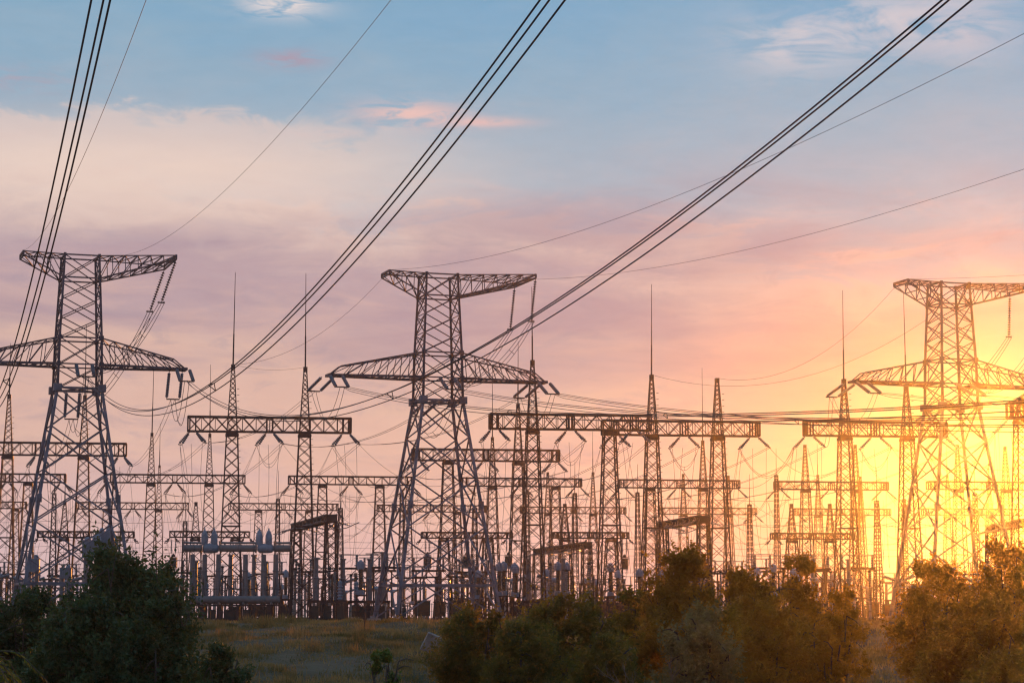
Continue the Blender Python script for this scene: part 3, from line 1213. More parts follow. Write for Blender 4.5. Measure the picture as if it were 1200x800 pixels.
def proto_switch():
    t = thing('disconnect_switch', 'x', 'switch')
    mb = MB()
    for x in (-2.0, 2.0):
        mb.bar((x, 0, 0), (x, 0, 3.0), 0.13)
        mb.bar((x, 0, 1.8), (x * 0.62, 0, 2.95), 0.05)
    mb.box((0, 0, 3.1), (5.2, 0.35, 0.24))
    mb.bar((-2, 0, 0.9), (2, 0, 2.6), 0.035)
    mb.build('frame', RUST, t)
    for x in (-2.2, 0.0, 2.2):
        mb = MB()
        mb.discs((x, 0, 3.22), (x, 0, 5.5), 0.19, 0.11, 0.2, 8)
        mb.lathe((x, 0, 5.5), (x, 0, 5.68), [(0, 0.2), (1, 0.17)], 8)
        mb.build('post_insulator', PORC, t)
    mb = MB()
    mb.bar((-2.5, 0, 5.75), (2.4, 0, 5.75), 0.06)
    mb.box((0, 0, 5.82), (0.5, 0.2, 0.18))
    mb.bar((-2.2, 0, 5.75), (-2.9, 0, 6.6), 0.045)
    mb.build('blade', ALU, t)
    mb = MB()
    mb.box((-2.0, -0.3, 1.1), (0.45, 0.35, 0.7))
    mb.build('drive_box', BOXD, t)
    return t


def proto_post():
    t = thing('post_insulator_stack', 'x', 'post insulator')
    mb = MB()
    mb.bar((0, 0, 0), (0, 0, 2.4), 0.17, 0.15)
    mb.box((0, 0, 2.45), (0.6, 0.6, 0.12))
    mb.build('pedestal', CONC, t)
    mb = MB()
    mb.discs((0, 0, 2.5), (0, 0, 4.3), 0.21, 0.13, 0.22, 8)
    mb.discs((0, 0, 4.42), (0, 0, 6.1), 0.19, 0.12, 0.22, 8)
    mb.lathe((0, 0, 4.28), (0, 0, 4.44), [(0, 0.2), (1, 0.2)], 8)
    mb.build('porcelain', PORC, t)
    mb = MB()
    mb.lathe((0, 0, 6.1), (0, 0, 6.4), [(0, 0.22), (0.6, 0.24), (1, 0.1)], 8)
    mb.bar((-0.6, 0, 6.3), (0.6, 0, 6.3), 0.045)
    mb.build('cap', DARK, t)
    return t


def proto_arrester():
    t = thing('surge_arrester', 'x', 'arrester')
    mb = MB()
    mb.bar((-0.25, 0, 0), (-0.2, 0, 1.9), 0.06)
    mb.bar((0.25, 0, 0), (0.2, 0, 1.9), 0.06)
    mb.bar((-0.25, 0, 0.2), (0.22, 0, 1.8), 0.03)
    mb.box((0, 0, 1.95), (0.7, 0.5, 0.1))
    mb.build('stand', RUST, t)
    mb = MB()
    for k in range(3):
        z = 2.0 + k * 1.35
        mb.discs((0, 0, z), (0, 0, z + 1.25), 0.27, 0.18, 0.18, 8)
        mb.lathe((0, 0, z + 1.25), (0, 0, z + 1.37), [(0, 0.24), (1, 0.24)], 8)
    mb.build('porcelain', PORCB, t)
    mb = MB()
    ring = [Vector((0.6 * math.cos(q), 0.6 * math.sin(q), 5.7)) for q in np.linspace(0, 2 * math.pi, 15)]
    mb.tube(ring, 0.05, 5)
    for q in range(3):
        mb.bar((0, 0, 6.1), (0.6 * math.cos(q * 2.1), 0.6 * math.sin(q * 2.1), 5.7), 0.03)
    mb.build('grading_ring', ALU, t)
    return t


def proto_breaker():
    t = thing('pole_breaker', 'x', 'circuit breaker')
    mb = MB()
    for x in (-0.7, 0.7):
        mb.bar((x, -0.3, 0), (x, 0, 2.2), 0.09)
        mb.bar((x, 0.3, 0), (x, 0, 2.2), 0.07)
    mb.box((0, 0, 2.25), (2.0, 0.7, 0.2))
    mb.box((0, -0.35, 1.2), (0.9, 0.5, 1.4))
    mb.build('stand', BOXD, t)
    mb = MB()
    mb.discs((0, 0, 2.35), (0, 0, 5.0), 0.29, 0.2, 0.2, 10)
    mb.build('column', PORC, t)
    mb = MB()
    mb.lathe((-0.45, 0, 5.25), (0.45, 0, 5.25), [(0, 0.25), (0.15, 0.34), (0.85, 0.34), (1, 0.25)], 10)
    mb.build('housing', PALE, t)
    for s in (-1, 1):
        mb = MB()
        mb.discs((s * 0.45, 0, 5.3), (s * 1.9, 0, 5.75), 0.26, 0.18, 0.18, 8)
        mb.lathe((s * 1.9, 0, 5.75), (s * 2.15, 0, 5.83), [(0, 0.24), (1, 0.2)], 8)
        mb.build('chamber', PORC, t)
    return t


def proto_kiosk():
    t = thing('control_kiosk', 'x', 'cabinet')
    mb = MB()
    for x in (-0.5, 0.5):
        mb.box((x, 0, 0.25), (0.15, 0.7, 0.5))
    mb.build('plinth', CONC, t)
    mb = MB()
    mb.box((0, 0, 1.35), (1.4, 0.9, 1.7))
    mb.box((0, 0, 2.26), (1.55, 1.05, 0.1))
    mb.build('housing', BOXD, t)
    mb = MB()
    mb.box((0.02, -0.47, 1.35), (1.2, 0.04, 1.5))
    mb.build('door', PORCB, t)
    return t


def proto_bus():
    t = thing('bus_support', 'x', 'bus support')
    mb = MB()
    for x in (-1.6, 1.6):
        mb.bar((x, -0.4, 0), (x, 0, 6.2), 0.09)
        mb.bar((x, 0.4, 0), (x, 0, 6.2), 0.09)
        for k in range(6):
            mb.bar((x, -0.36 + k * 0.06, 0.4 + k), (x, 0.3 - k * 0.05, 1.3 + k), 0.035)
    mb.box((0, 0, 6.3), (4.4, 0.4, 0.26))
    mb.bar((-1.6, 0, 4.6), (0, 0, 6.2), 0.05)
    mb.bar((1.6, 0, 4.6), (0, 0, 6.2), 0.05)
    mb.build('frame', RUST, t)
    for x in (-1.9, 0, 1.9):
        mb = MB()
        mb.discs((x, 0, 6.43), (x, 0, 7.9), 0.19, 0.11, 0.2, 8)
        mb.build('post_insulator', PORC, t)
    mb = MB()
    mb.bar((-2.6, 0, 7.95), (2.6, 0, 7.95), 0.055)
    mb.build('bus_tube', ALU, t)
    return t


PROTO = {'kiosk': proto_kiosk(), 'bus': proto_bus(), 'transformer': proto_transformer(), 'switch': proto_switch(), 'post': proto_post(), 'arrester': proto_arrester(), 'breaker': proto_breaker()}
for p in PROTO.values():
    CH[p.name] = list(p.children)
DESC = {'kiosk': ('dark control kiosk', 'dark control kiosks'), 'bus': ('three-post portal support', 'portal bus supports'),
        'transformer': ('pale dome-headed transformer', 'dome-headed transformers'),
        'switch': ('three-post disconnect switch', 'three-post disconnect switches'),
        'post': ('grey stacked post insulator', 'stacked post insulators'),
        'arrester': ('brown ringed surge arrester', 'ringed surge arresters'),
        'breaker': ('pole breaker with two splayed arms', 'two-armed pole breakers')}
ZONES = ((-40, 200, 'behind the left pylon bushes'), (200, 345, 'below the tall gantry with two rods'), (345, 440, 'before the middle pylon'),
         (440, 590, 'under the middle pylon'), (590, 700, 'right of the middle pylon'), (700, 900, 'above the central bushes'),
         (900, 1050, 'left of the right pylon'), (1050, 1260, 'around the right pylon'))
PLACE = []
rp = random.Random(11)
rows = [(266, 345, 1040, 22), (284, -10, 1180, 26), (305, 0, 1200, 23), (332, -10, 1190, 22), (365, -10, 1200, 22), (405, 0, 1200, 26), (275, 350, 700, 30), (318, 20, 1180, 30), (350, 0, 1190, 34), (440, 10, 1190, 30)]
kinds_by_row = [('post', 'transformer', 'post', 'transformer'), ('breaker', 'kiosk', 'post', 'bus', 'kiosk'), ('transformer', 'kiosk', 'post', 'arrester'), ('switch', 'kiosk', 'bus', 'post', 'breaker'), ('arrester', 'post', 'transformer'), ('bus', 'switch', 'post'), ('post', 'bus', 'kiosk'), ('bus', 'post', 'kiosk', 'arrester'), ('bus', 'transformer', 'switch'), ('bus', 'breaker', 'post')]
for ri, (D, xa, xb, st) in enumerate(rows):
    px = xa
    kk = 0
    run = 0
    while px < xb:
        kd = kinds_by_row[ri][(kk // 3) % len(kinds_by_row[ri])]
        kk += 1
        stp = {'switch': 52, 'breaker': 44, 'bus': 56, 'kiosk': 18}.get(kd, st) * 266 / D * rp.uniform(0.85, 1.25)
        if ri == 0 and 425 < px < 560:
            px += stp
            continue
        PLACE.append((px + rp.uniform(-2, 2), D + rp.uniform(-3, 3), kd, rp.uniform(0.88, 1.12)))
        px += stp
        if kk % 3 == 0:
            px += rp.uniform(4, 30)
PLACE += [(590, 271, 'transformer', 1.12), (603, 273, 'transformer', 1.1), (654, 272, 'transformer', 1.12), (665, 274, 'transformer', 1.12), (716, 273, 'transformer', 1.1)]
PLACE.sort(key=lambda q: q[0])
cnt, firstuse = {}, {}
tot = {}


def zone(px):
    for a, b, s in ZONES:
        if a <= px < b:
            return s
    return ZONES[-1][2]


def nth(n):
    tens = ('', '', 'twenty', 'thirty', 'forty')
    if n < len(ORD):
        return ORD[n]
    n1 = n + 1
    if n1 <= 20:
        return {19: 'nineteenth', 20: 'twentieth'}[n1]
    return tens[n1 // 10] + '-' + ORD[n1 % 10 - 1] if n1 % 10 else {30: 'thirtieth', 40: 'fortieth'}[n1]


for (px, D, kd, sc) in PLACE:
    z = zone(px)
    i = cnt.get((kd, z), 0)
    cnt[kd, z] = i + 1
    x = ray(px, 722)[0] * D
    src = PROTO[kd]
    if kd not in firstuse:
        o = src
        firstuse[kd] = 1
    else:
        o = copy_tree(src)
    o.location = (x, D, terrain(x, D))
    o.rotation_euler = (0, 0, GYAW + rp.uniform(-0.05, 0.05) + (0 if kd != 'switch' else rp.choice((0, 0.9))))
    o.scale = (sc, sc, sc)
    tag(o, f'{DESC[kd][0]}, {nth(i)} from the left {z}', None, f'{DESC[kd][1]} {z}')

# ------------------------------------------------------------------ big air-blast breaker bank


def breaker_bank():
    D = 258.0
    k = D / F
    for row, (dy, dz, dx, lab) in enumerate(((0, 0, 0, 'front large breaker with grey horizontal tanks on tall porcelain legs'),
                                              (7, -0.9, -2.2, 'rear large breaker peeping out behind the front one'))):
        x0 = (205 - 600) * k + dx
        t = thing('tank_breaker', lab, 'circuit breaker', (x0, D + dy, 0), GYAW * 0.4, 'large horizontal tank breakers')
        zt = 8.35 + dz
        for x in (2.2, 3.6, 5.2, 8.3, 10.4, 11.8):
            mb = MB()
            mb.lathe((x, 0, 1.9), (x, 0, zt - 0.7), [(0, 0.34), (0.3, 0.31), (0.31, 0.36), (0.33, 0.36), (0.34, 0.31), (0.65, 0.3), (0.66, 0.36), (0.68, 0.36), (0.69, 0.29), (1, 0.28)], 10)
            mb.build('porcelain_leg', PORC, t)
        for (xa, xb) in ((1.1, 3.3), (5.3, 9.6), (11.6, 13.6)):
            mb = MB()
            mb.lathe((xa, 0, zt), (xb, 0, zt), [(0, 0.2), (0.02, 0.52), (0.05, 0.52), (0.06, 0.4), (0.5, 0.41), (0.51, 0.47), (0.54, 0.47), (0.55, 0.4), (0.94, 0.4), (0.95, 0.52), (0.98, 0.52), (1, 0.2)], 12)
            mb.lathe((xa + 0.1, 0, zt + 0.62), (xb - 0.1, 0, zt + 0.62), [(0, 0.13), (1, 0.13)], 8)
            mb.box((xa, 0, zt + 0.25), (0.12, 0.7, 1.2))
            mb.build('tank', ALU, t)
        for xc in (4.3, 10.6):
            mb = MB()
            mb.lathe((xc - 0.95, 0, zt), (xc + 0.95, 0, zt), [(0, 0.25), (0.1, 0.5), (0.35, 0.56), (0.65, 0.56), (0.9, 0.5), (1, 0.25)], 12)
            mb.lathe((xc, -0.62, zt - 0.05), (xc, -0.4, zt - 0.05), [(0, 0.2), (1, 0.26)], 10)
            mb.build('junction_tank', PALE, t)
            for dxx in (-0.75, 0.35):
                mb = MB()
                x = xc + dxx
                mb.lathe((x, 0, zt + 0.35), (x, 0, zt + 2.35), [(0, 0.36), (0.3, 0.4), (0.6, 0.36), (0.82, 0.2), (0.86, 0.1), (1, 0.07)], 10)
                mb.build('bushing', PALE, t)
        mb = MB()
        mb.lathe((2.6, -1.2, 2.45), (12.4, -1.2, 2.45), [(0, 0.2), (0.01, 0.42), (0.2, 0.42), (0.205, 0.48), (0.22, 0.48), (0.225, 0.42), (0.8, 0.42), (0.805, 0.48), (0.83, 0.48), (0.835, 0.42), (0.99, 0.42), (1, 0.2)], 14)
        for x in (3.4, 5.4, 8.2, 11.4):
            mb.box((x, -1.2, 2.0), (0.22, 0.9, 0.3))
            mb.bar((x + 0.1, -1.2, 2.5), (x + 0.1, -1.2, 3.1), 0.05)
        mb.build('air_receiver', ALU, t)
        mb = MB()
        mb.box((7.2, -0.6, 1.78), (11.6, 2.2, 0.2))
        for x in (1.8, 3.6, 5.6, 7.6, 9.4, 11.2, 12.8):
            for y in (-1.5, 0.4):
                mb.box((x, y, 0.85), (0.34, 0.34, 1.7))
        mb.bar((1.8, -1.5, 0.2), (3.6, -1.5, 1.6), 0.05)
        mb.bar((9.4, -1.5, 1.6), (11.2, -1.5, 0.2), 0.05)
        mb.build('support_frame', RUST, t)
        mb = MB()
        rq = random.Random(3 + row)
        for k in range(16):
            x = 1.6 + k * 0.72
            mb.bar((x, -0.9, 1.9), (x + rq.uniform(-0.3, 0.3), -0.2, rq.uniform(3.2, 5.4)), 0.045)
        for z in (3.6, 5.1):
            mb.tube([Vector((1.4 + q * 0.9, 0.4 + 0.1 * math.sin(q), z + 0.18 * math.sin(q * 2.3))) for q in range(13)], 0.05, 5)
        mb.build('pipework', DARK, t)
        for x, w_ in ((4.6, 0.8), (6.6, 1.3), (8.6, 0.9), (10.3, 0.8)):
            mb = MB()
            mb.box((x, -0.6, 0.75), (w_, 0.7, 1.1))
            mb.build('control_cabinet', BOXD, t)


breaker_bank()


def tank_on_legs(px, py, D, w, h, label):
    """pale blue-grey transformer tank on two porcelain columns"""
    P = at(px, py, D)
    t = thing('voltage_transformer', label, 'transformer', (P.x, D, 0), GYAW, 'pale tanks behind the left pylon')
    for s in (-0.3, 0.3):
        mb = MB()
        mb.lathe((s * w, 0, 1.5), (s * w, 0, P.z - h / 2), [(0, 0.3), (0.5, 0.26), (0.51, 0.32), (0.54, 0.32), (0.55, 0.26), (1, 0.26)], 10)
        mb.build('porcelain_leg', PORC, t)
    mb = MB()
    mb.box((0, 0, P.z), (w, 1.1, h))
    for k in range(6):
        mb.box((-w * 0.42 + k * w * 0.168, -0.6, P.z), (0.07, 0.12, h * 0.86))
    mb.box((0, 0, P.z + h / 2 + 0.06), (w * 1.08, 1.25, 0.1))
    mb.box((0, 0, P.z - h / 2 - 0.06), (w * 1.08, 1.25, 0.1))
    mb.lathe((w * 0.22, 0, P.z + 0.5 * h), (w * 0.22, 0, P.z + 0.95 * h), [(0, 0.24 * w), (0.7, 0.2 * w), (1, 0.07 * w)], 10)
    mb.lathe((-w * 0.25, 0, P.z + 0.5 * h), (-w * 0.25, 0, P.z + 0.75 * h), [(0, 0.17 * w), (0.7, 0.15 * w), (1, 0.06 * w)], 10)
    mb.build('tank', PALE, t)
    mb = MB()
    mb.box((0, 0, 0.75), (w, 0.9, 1.5))
    mb.build('base', RUST, t)


tank_on_legs(108, 643, 252, 2.2, 1.8, 'pale tank on porcelain columns left of its twin inside the left pylon legs')
tank_on_legs(124, 636, 255, 1.9, 2.3, 'taller pale tank right of its twin inside the left pylon legs')
tank_on_legs(39, 662, 258, 1.4, 1.3, 'small pale tank near the left foot of the left pylon')
tank_on_legs(77, 671, 256, 1.3, 1.0, 'lowest small pale tank above the gap between the left bushes')


def line_trap(px, py, D, top_px, label, w=1.1, h=1.5):
    P = at(px, py, D)
    T = at(px, top_px, D)
    t = thing('line_trap', label, 'line trap', (P.x, P.y, P.z), GYAW, 'dark line traps hanging over the yard')
    mb = MB()
    mb.lathe((0, 0, -h / 2), (0, 0, h / 2), [(0, w * 0.5), (0.1, w * 0.5), (0.12, w * 0.46), (0.3, w * 0.46), (0.32, w * 0.5), (0.36, w * 0.5), (0.38, w * 0.46), (0.62, w * 0.46), (0.64, w * 0.5), (0.68, w * 0.5), (0.7, w * 0.46), (0.88, w * 0.46), (0.9, w * 0.5), (1, w * 0.5)], 12)
    mb.build('coil', BOXD, t)
    mb = MB()
    mb.box((0, 0, h / 2 + 0.12), (w * 0.9, 0.16, 0.1))
    mb.box((0, 0, -h / 2 - 0.1), (w * 0.8, 0.16, 0.1))
    mb.lathe((0, 0, h / 2 + 0.1), (0, 0, h / 2 + 0.6), [(0, 0.25), (0.5, 0.3), (1, 0.1)], 8)
    mb.build('yoke', DARK, t)
    H = T.z - P.z
    if H > h / 2 + 1.2:
        for s in (-0.3, 0.3):
            insulators(t, (s, 0, H), (s, 0, h / 2 + 0.5), 0.12, 0.22, PORC)


for px, D, g in ((501, 333, 'left one of three under the middle pylon'), (547, 335, 'middle one of three under the middle pylon'), (596, 336, 'right one of three under the middle pylon')):
    line_trap(px, 658, D, 630, 'dark cylindrical line trap, ' + g, 1.25, 1.75)
line_trap(732, 660, 338, 631, 'dark cylindrical line trap hanging above the central bushes', 1.15, 1.6)
line_trap(203, 659, 335, 630, 'dark cylindrical line trap hanging just left of the tank breakers', 1.2, 1.5)


def platform(px, D, w, label):
    P = at(px, 722, D)
    t = thing('equipment_platform', label, 'platform', (P.x, D, 0), GYAW * 0.5, 'dark brown steel platforms')
    mb = MB()
    mb.box((0, 0, 2.25), (w, 2.4, 0.32))
    n = int(w / 1.3)
    for k in range(n + 1):
        for y in (-1.1, 1.1):
            mb.box((-w / 2 + 0.2 + (w - 0.4) * k / n, y, 1.05), (0.26, 0.26, 2.1))
    mb.build('deck', RUST, t)
    for k in range(n - 1):
        x = -w / 2 + 0.9 + (w - 1.8) * k / max(1, n - 2)
        mb = MB()
        if k % 3 == 1:
            mb.discs((x, 0, 2.4), (x, 0, 4.2), 0.33, 0.2, 0.3, 8)
            dome(mb, (x, 0, 4.2), 0.25, 0.5)
            mb.build('bushing', PALE, t)
        else:
            mb.lathe((x, 0.3, 2.4), (x, 0.3, 7.4 + (k % 2) * 0.8), [(0, 0.3), (0.48, 0.27), (0.49, 0.36), (0.53, 0.36), (0.54, 0.27), (0.96, 0.26), (0.97, 0.4), (1, 0.4)], 9)
            mb.build('porcelain_column', PORC, t)
    for k in range(3):
        mb = MB()
        mb.box((-w / 3 + k * w / 3, -0.3, 1.0), (0.9, 0.8, 1.5))
        mb.build('cabinet', BOXD, t)


platform(384, 262, 4.6, 'small dark platform with tall porcelain columns left of the middle pylon')
platform(425, 268, 6.6, 'long dark platform with pale bushings partly behind the middle pylon foot')
platform(276, 280, 12.0, 'long dark platform with columns standing behind the tank breakers')
platform(640, 266, 6.0, 'dark platform carrying columns between the middle pylon and the bushes')
platform(975, 270, 6.2, 'platform with columns in orange glare left of the right pylon')

# low chain-link fence along the far edge of the slope


def fence():
    t = thing('mesh_fence', 'low wire fence with thin posts along the top of the grass slope', 'fence', (0, 0, 0))
    ptsf = []
    for px in range(-40, 1261, 26):
        D = 246 + 0.012 * px
        x = ray(px, 722)[0] * D
        ptsf.append(Vector((x, D, 0)))
    mb = MB()
    for z in (0.35, 1.1, 1.9):
        mb.tube([p + Vector((0, 0, z)) for p in ptsf], 0.016, 4)
    mb.build('wires', DARK, t)
    for p in ptsf:
        mb = MB()
        mb.bar(p, p + Vector((0, 0, 2.0)), 0.045)
        mb.build('post', DARK, t)


fence()

# ------------------------------------------------------------------ things on the slope


def ground_at(px, py):
    kx, kz = ray(px, py)
    y = 40.0
    while y < 240:
        if EYE + kz * y <= terrain(kx * y, y) and y > 60:
            return Vector((kx * y, y, terrain(kx * y, y)))
        y += 0.25
    return Vector((kx * 190, 190, 0))


def slab():
    G = ground_at(507, 769)
    k = G.y / F
    mb = MB()
    rot = Matrix.Rotation(math.radians(28), 3, 'Y') @ Matrix.Rotation(math.radians(18), 3, 'X') @ Matrix.Rotation(0.3, 3, 'Z')
    mb.box((0, 0, 11 * k), (17 * k, 0.22, 23 * k), rot)
    o = mb.build('concrete_slab', CONC)
    o.location = G + Vector((-0.1, -0.6, 0.25))
    bv = o.modifiers.new('bevel', 'BEVEL')
    bv.width = 0.03
    tag(o, 'broken pinkish concrete slab tipped on edge on the grass slope', 'slab')
    G = ground_at(524, 776)
    mb = MB()
    mb.box((0, 0, 0.15), (0.6, 0.5, 0.45), Matrix.Rotation(0.5, 3, 'Z'))
    o = mb.build('concrete_rubble', CONC)
    o.location = G
    tag(o, 'small concrete lump lying right beside the tipped slab', 'rubble')
    G = ground_at(606, 792)
    mb = MB()
    mb.box((0, 0, 0.2), (2.2, 1.2, 0.7), Matrix.Rotation(0.15, 3, 'Y') @ Matrix.Rotation(0.4, 3, 'Z'))
    o = mb.build('concrete_block', CONC)
    o.location = G
    tag(o, 'low sandy concrete block half hidden among the central shrubs', 'block')
    G = ground_at(427, 742)
    mb = MB()
    mb.lathe((0, 0, -0.2), (0.05, 0, 1.5), [(0, 0.06), (1, 0.05)], 7)
    o = mb.build('marker_post', RUST)
    o.location = G
    tag(o, 'thin dark stake standing on the slope below the middle pylon', 'post')


slab()

# ------------------------------------------------------------------ vegetation


def leaf_mesh(name, centers, size, mat_, parent, seed, aspect=0.45, droop=0.0):
    rg = np.random.default_rng(seed)
    n = len(centers)
    c = np.asarray(centers, dtype=np.float64)
    d = rg.normal(size=(n, 3))
    d[:, 2] -= droop
    d /= np.linalg.norm(d, axis=1)[:, None]
    e = rg.normal(size=(n, 3))
    e -= (e * d).sum(1)[:, None] * d
    e /= np.linalg.norm(e, axis=1)[:, None]
    s = size * rg.uniform(0.5, 1.6, n)[:, None]
    v = np.empty((n, 4, 3))
    v[:, 0] = c - d * s * 0.5
    v[:, 1] = c + e * s * aspect * 0.5
    v[:, 2] = c + d * s * 0.5
    v[:, 3] = c - e * s * aspect * 0.5
    me = bpy.data.meshes.new(name)
    me.vertices.add(4 * n)
    me.vertices.foreach_set('co', v.reshape(-1).astype(np.float32))
    me.loops.add(4 * n)
    me.loops.foreach_set('vertex_index', np.arange(4 * n, dtype=np.int32))
    me.polygons.add(n)
    me.polygons.foreach_set('loop_start', np.arange(0, 4 * n, 4, dtype=np.int32))
    me.polygons.foreach_set('loop_total', np.full(n, 4, dtype=np.int32))
    me.update(calc_edges=True)
    me.materials.append(mat_)
    o = bpy.data.objects.new(name, me)
    COL.objects.link(o)
    if parent:
        o.parent = parent
    return o


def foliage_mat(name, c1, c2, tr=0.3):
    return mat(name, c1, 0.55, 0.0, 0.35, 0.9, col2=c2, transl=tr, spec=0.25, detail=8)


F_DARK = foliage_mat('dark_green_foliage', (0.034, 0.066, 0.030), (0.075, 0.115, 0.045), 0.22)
F_OLIVE_GLOW = foliage_mat('olive_foliage_sunglow', (0.12, 0.098, 0.030), (0.21, 0.150, 0.045), 0.55)  # orange sun glow mixed into the olive leaf colour
F_OLIVE = foliage_mat('green_olive_foliage', (0.080, 0.092, 0.030), (0.15, 0.135, 0.045), 0.5)
F_PALE = foliage_mat('pale_silvery_foliage', (0.11, 0.12, 0.07), (0.20, 0.20, 0.12), 0.3)
F_WILLOW = foliage_mat('willow_foliage', (0.08, 0.13, 0.035), (0.14, 0.19, 0.05), 0.35)
BARK = mat('grey_brown_bark', (0.10, 0.075, 0.06), 0.9, 0, 0.35, 6.0, bump=0.5, bscale=25)
DRYW = mat('bleached_dead_wood', (0.22, 0.17, 0.14), 0.85, 0, 0.3, 5.0)


def shrub(px, ptop, pw, D, label, fm, n=9000, leaf=0.13, seed=1, name='shrub', lobes=9, base_px=None, airy=0.0, peak=0.0, cat='shrub', group=None):
    """px: centre; ptop: highest point; pw: width (picture units) at distance D"""
    n = int(n * 1.5)
    leaf *= 1.22
    rg = np.random.default_rng(seed)
    kx = ray(px, ptop)[0]
    x = kx * D
    z0 = terrain(x, D)
    ztop = EYE + ray(px, ptop)[1] * D
    W = pw / F * D
    H = ztop - z0
    t = thing(name, label, cat, (x, D, z0), 0, group)
    # limbs
    tips = []
    trunk = MB()
    stems = 4 + int(rg.integers(0, 3))
    for s in range(stems):
        an = 2 * math.pi * s / stems + rg.uniform(-0.4, 0.4)
        rr = W * 0.5 * rg.uniform(0.35, 0.8)
        hh = H * rg.uniform(0.55, 0.9)
        p0 = Vector((math.cos(an) * 0.15, math.sin(an) * 0.15, -0.1))
        p3 = Vector((math.cos(an) * rr, math.sin(an) * rr * 0.7, hh))
        pm = p0.lerp(p3, 0.5) + Vector((0, 0, H * 0.12))
        q = [p0.lerp(pm, u).lerp(pm.lerp(p3, u), u) for u in np.linspace(0, 1, 7)]
        trunk.tube(q, [0.09 - 0.011 * k for k in range(7)], 5)
        for k in (3, 4, 5, 6):
            b = q[k] + Vector(rg.normal(size=3)) * W * 0.14
            b.z = max(b.z, 0.3)
            trunk.tube([q[k], q[k].lerp(b, 0.5) + Vector((0, 0, 0.1)), b], [0.035, 0.025, 0.012], 4)
            tips.append(b)
        tips.append(p3)
    trunk.build('stems', BARK, t)
    # lobes of the crown, then leaf clumps on and in every lobe
    cl = []
    for k in range(lobes):
        f = (k + 0.5) / lobes
        an = k * 2.4 + rg.uniform(-0.3, 0.3)
        zc = H * (0.12 + 0.68 * f)
        spread = (1 - max(0, f - 0.35) ** 1.4 * (0.85 + peak)) * W * 0.37
        spread = max(spread, 0.0)
        rad = W * rg.uniform(0.19, 0.28) * (1 - 0.25 * f)
        cl.append((math.cos(an) * spread, math.sin(an) * spread * 0.75, min(zc, H - rad * 0.9), rad))
    for k in range(5):
        r_ = W * rg.uniform(0.06, 0.11)
        cl.append((rg.uniform(-0.2, 0.2) * W, rg.uniform(-0.12, 0.12) * W, H - r_ - abs(rg.normal()) * W * 0.09, r_))
    if airy:
        cl = [(a * 1.1, b * 1.1, c, r_ * 0.62) for a, b, c, r_ in cl]
    tot_ = sum(q[3] ** 2 for q in cl)
    P = []
    for (a, b, c, rad) in cl:
        per = int(n * rad ** 2 / tot_)
        nc = 26
        dirs = rg.normal(size=(nc, 3))
        dirs /= np.linalg.norm(dirs, axis=1)[:, None]
        rr = rad * rg.uniform(0.3, 1.25, nc)[:, None]
        cc = dirs * rr * np.array([1, 1, 0.95]) + np.array([a, b, c])
        cr = rad * rg.uniform(0.11, 0.3, nc)
        m = per // nc + 1
        for q in range(nc):
            g = rg.normal(size=(m, 3)) * cr[q] * (1 - airy * 0.25)
            P.append(cc[q] + g)
        # upright sprigs breaking the outline
        for q in range(13):
            o0 = np.array([a, b, c]) + dirs[q] * rad * 0.95
            dr = dirs[q] * 0.6 + np.array([0, 0, 0.9])
            L = rad * rg.uniform(0.4, 1.2)
            s = rg.uniform(0, 1, (16, 1))
            P.append(o0 + dr * s * L + rg.normal(size=(16, 3)) * 0.07)
    P = np.concatenate(P)
    P = P[P[:, 2] > 0.02]
    leaf_mesh('foliage', P, leaf, fm, t, seed + 100)
    return t


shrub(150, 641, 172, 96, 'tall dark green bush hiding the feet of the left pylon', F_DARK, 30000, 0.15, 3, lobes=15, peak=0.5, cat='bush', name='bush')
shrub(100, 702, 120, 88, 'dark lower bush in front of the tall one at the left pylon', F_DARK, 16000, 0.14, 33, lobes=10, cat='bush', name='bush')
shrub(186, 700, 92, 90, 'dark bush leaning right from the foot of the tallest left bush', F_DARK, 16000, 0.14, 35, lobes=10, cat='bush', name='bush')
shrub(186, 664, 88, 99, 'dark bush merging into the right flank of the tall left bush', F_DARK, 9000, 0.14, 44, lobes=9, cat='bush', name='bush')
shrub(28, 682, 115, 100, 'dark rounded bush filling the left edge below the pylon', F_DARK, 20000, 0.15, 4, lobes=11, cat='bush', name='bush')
shrub(258, 757, 80, 84, 'small dark bush at the right foot of the big left bush', F_DARK, 9000, 0.12, 5, lobes=7)
shrub(560, 713, 104, 104, 'olive shrub in front of the right foot of the middle pylon', F_OLIVE, 14000, 0.13, 6)
shrub(612, 728, 90, 92, 'low olive shrub left of the concrete block', F_OLIVE, 11000, 0.12, 36)
shrub(668, 696, 130, 99, 'broad olive shrub below the dome-headed transformers', F_OLIVE, 18000, 0.14, 7, lobes=11)
shrub(742, 690, 85, 108, 'round olive shrub left of the tallest central bush', F_OLIVE, 11000, 0.13, 37)
shrub(797, 645, 120, 101, 'tallest central bush with a peaked top in orange light', F_OLIVE_GLOW, 20000, 0.15, 8, lobes=13, peak=0.4, cat='bush', name='bush')
shrub(872, 668, 95, 108, 'upright olive bush right of the tallest central bush', F_OLIVE_GLOW, 14000, 0.14, 9, cat='bush', name='bush')
shrub(905, 712, 110, 96, 'broad low bush right of the pale rounded shrub', F_OLIVE_GLOW, 14000, 0.14, 38, cat='bush', name='bush')
shrub(968, 740, 46, 96, 'low ragged shrub at the left end of the right grass bank', F_OLIVE_GLOW, 4000, 0.13, 45)
shrub(835, 690, 90, 104, 'olive bush filling the gap behind the pale rounded shrub', F_OLIVE_GLOW, 9000, 0.13, 46, cat='bush', name='bush')
shrub(818, 708, 96, 80, 'pale silvery round-leaved shrub at the bottom centre right', F_PALE, 13000, 0.11, 10, lobes=12)
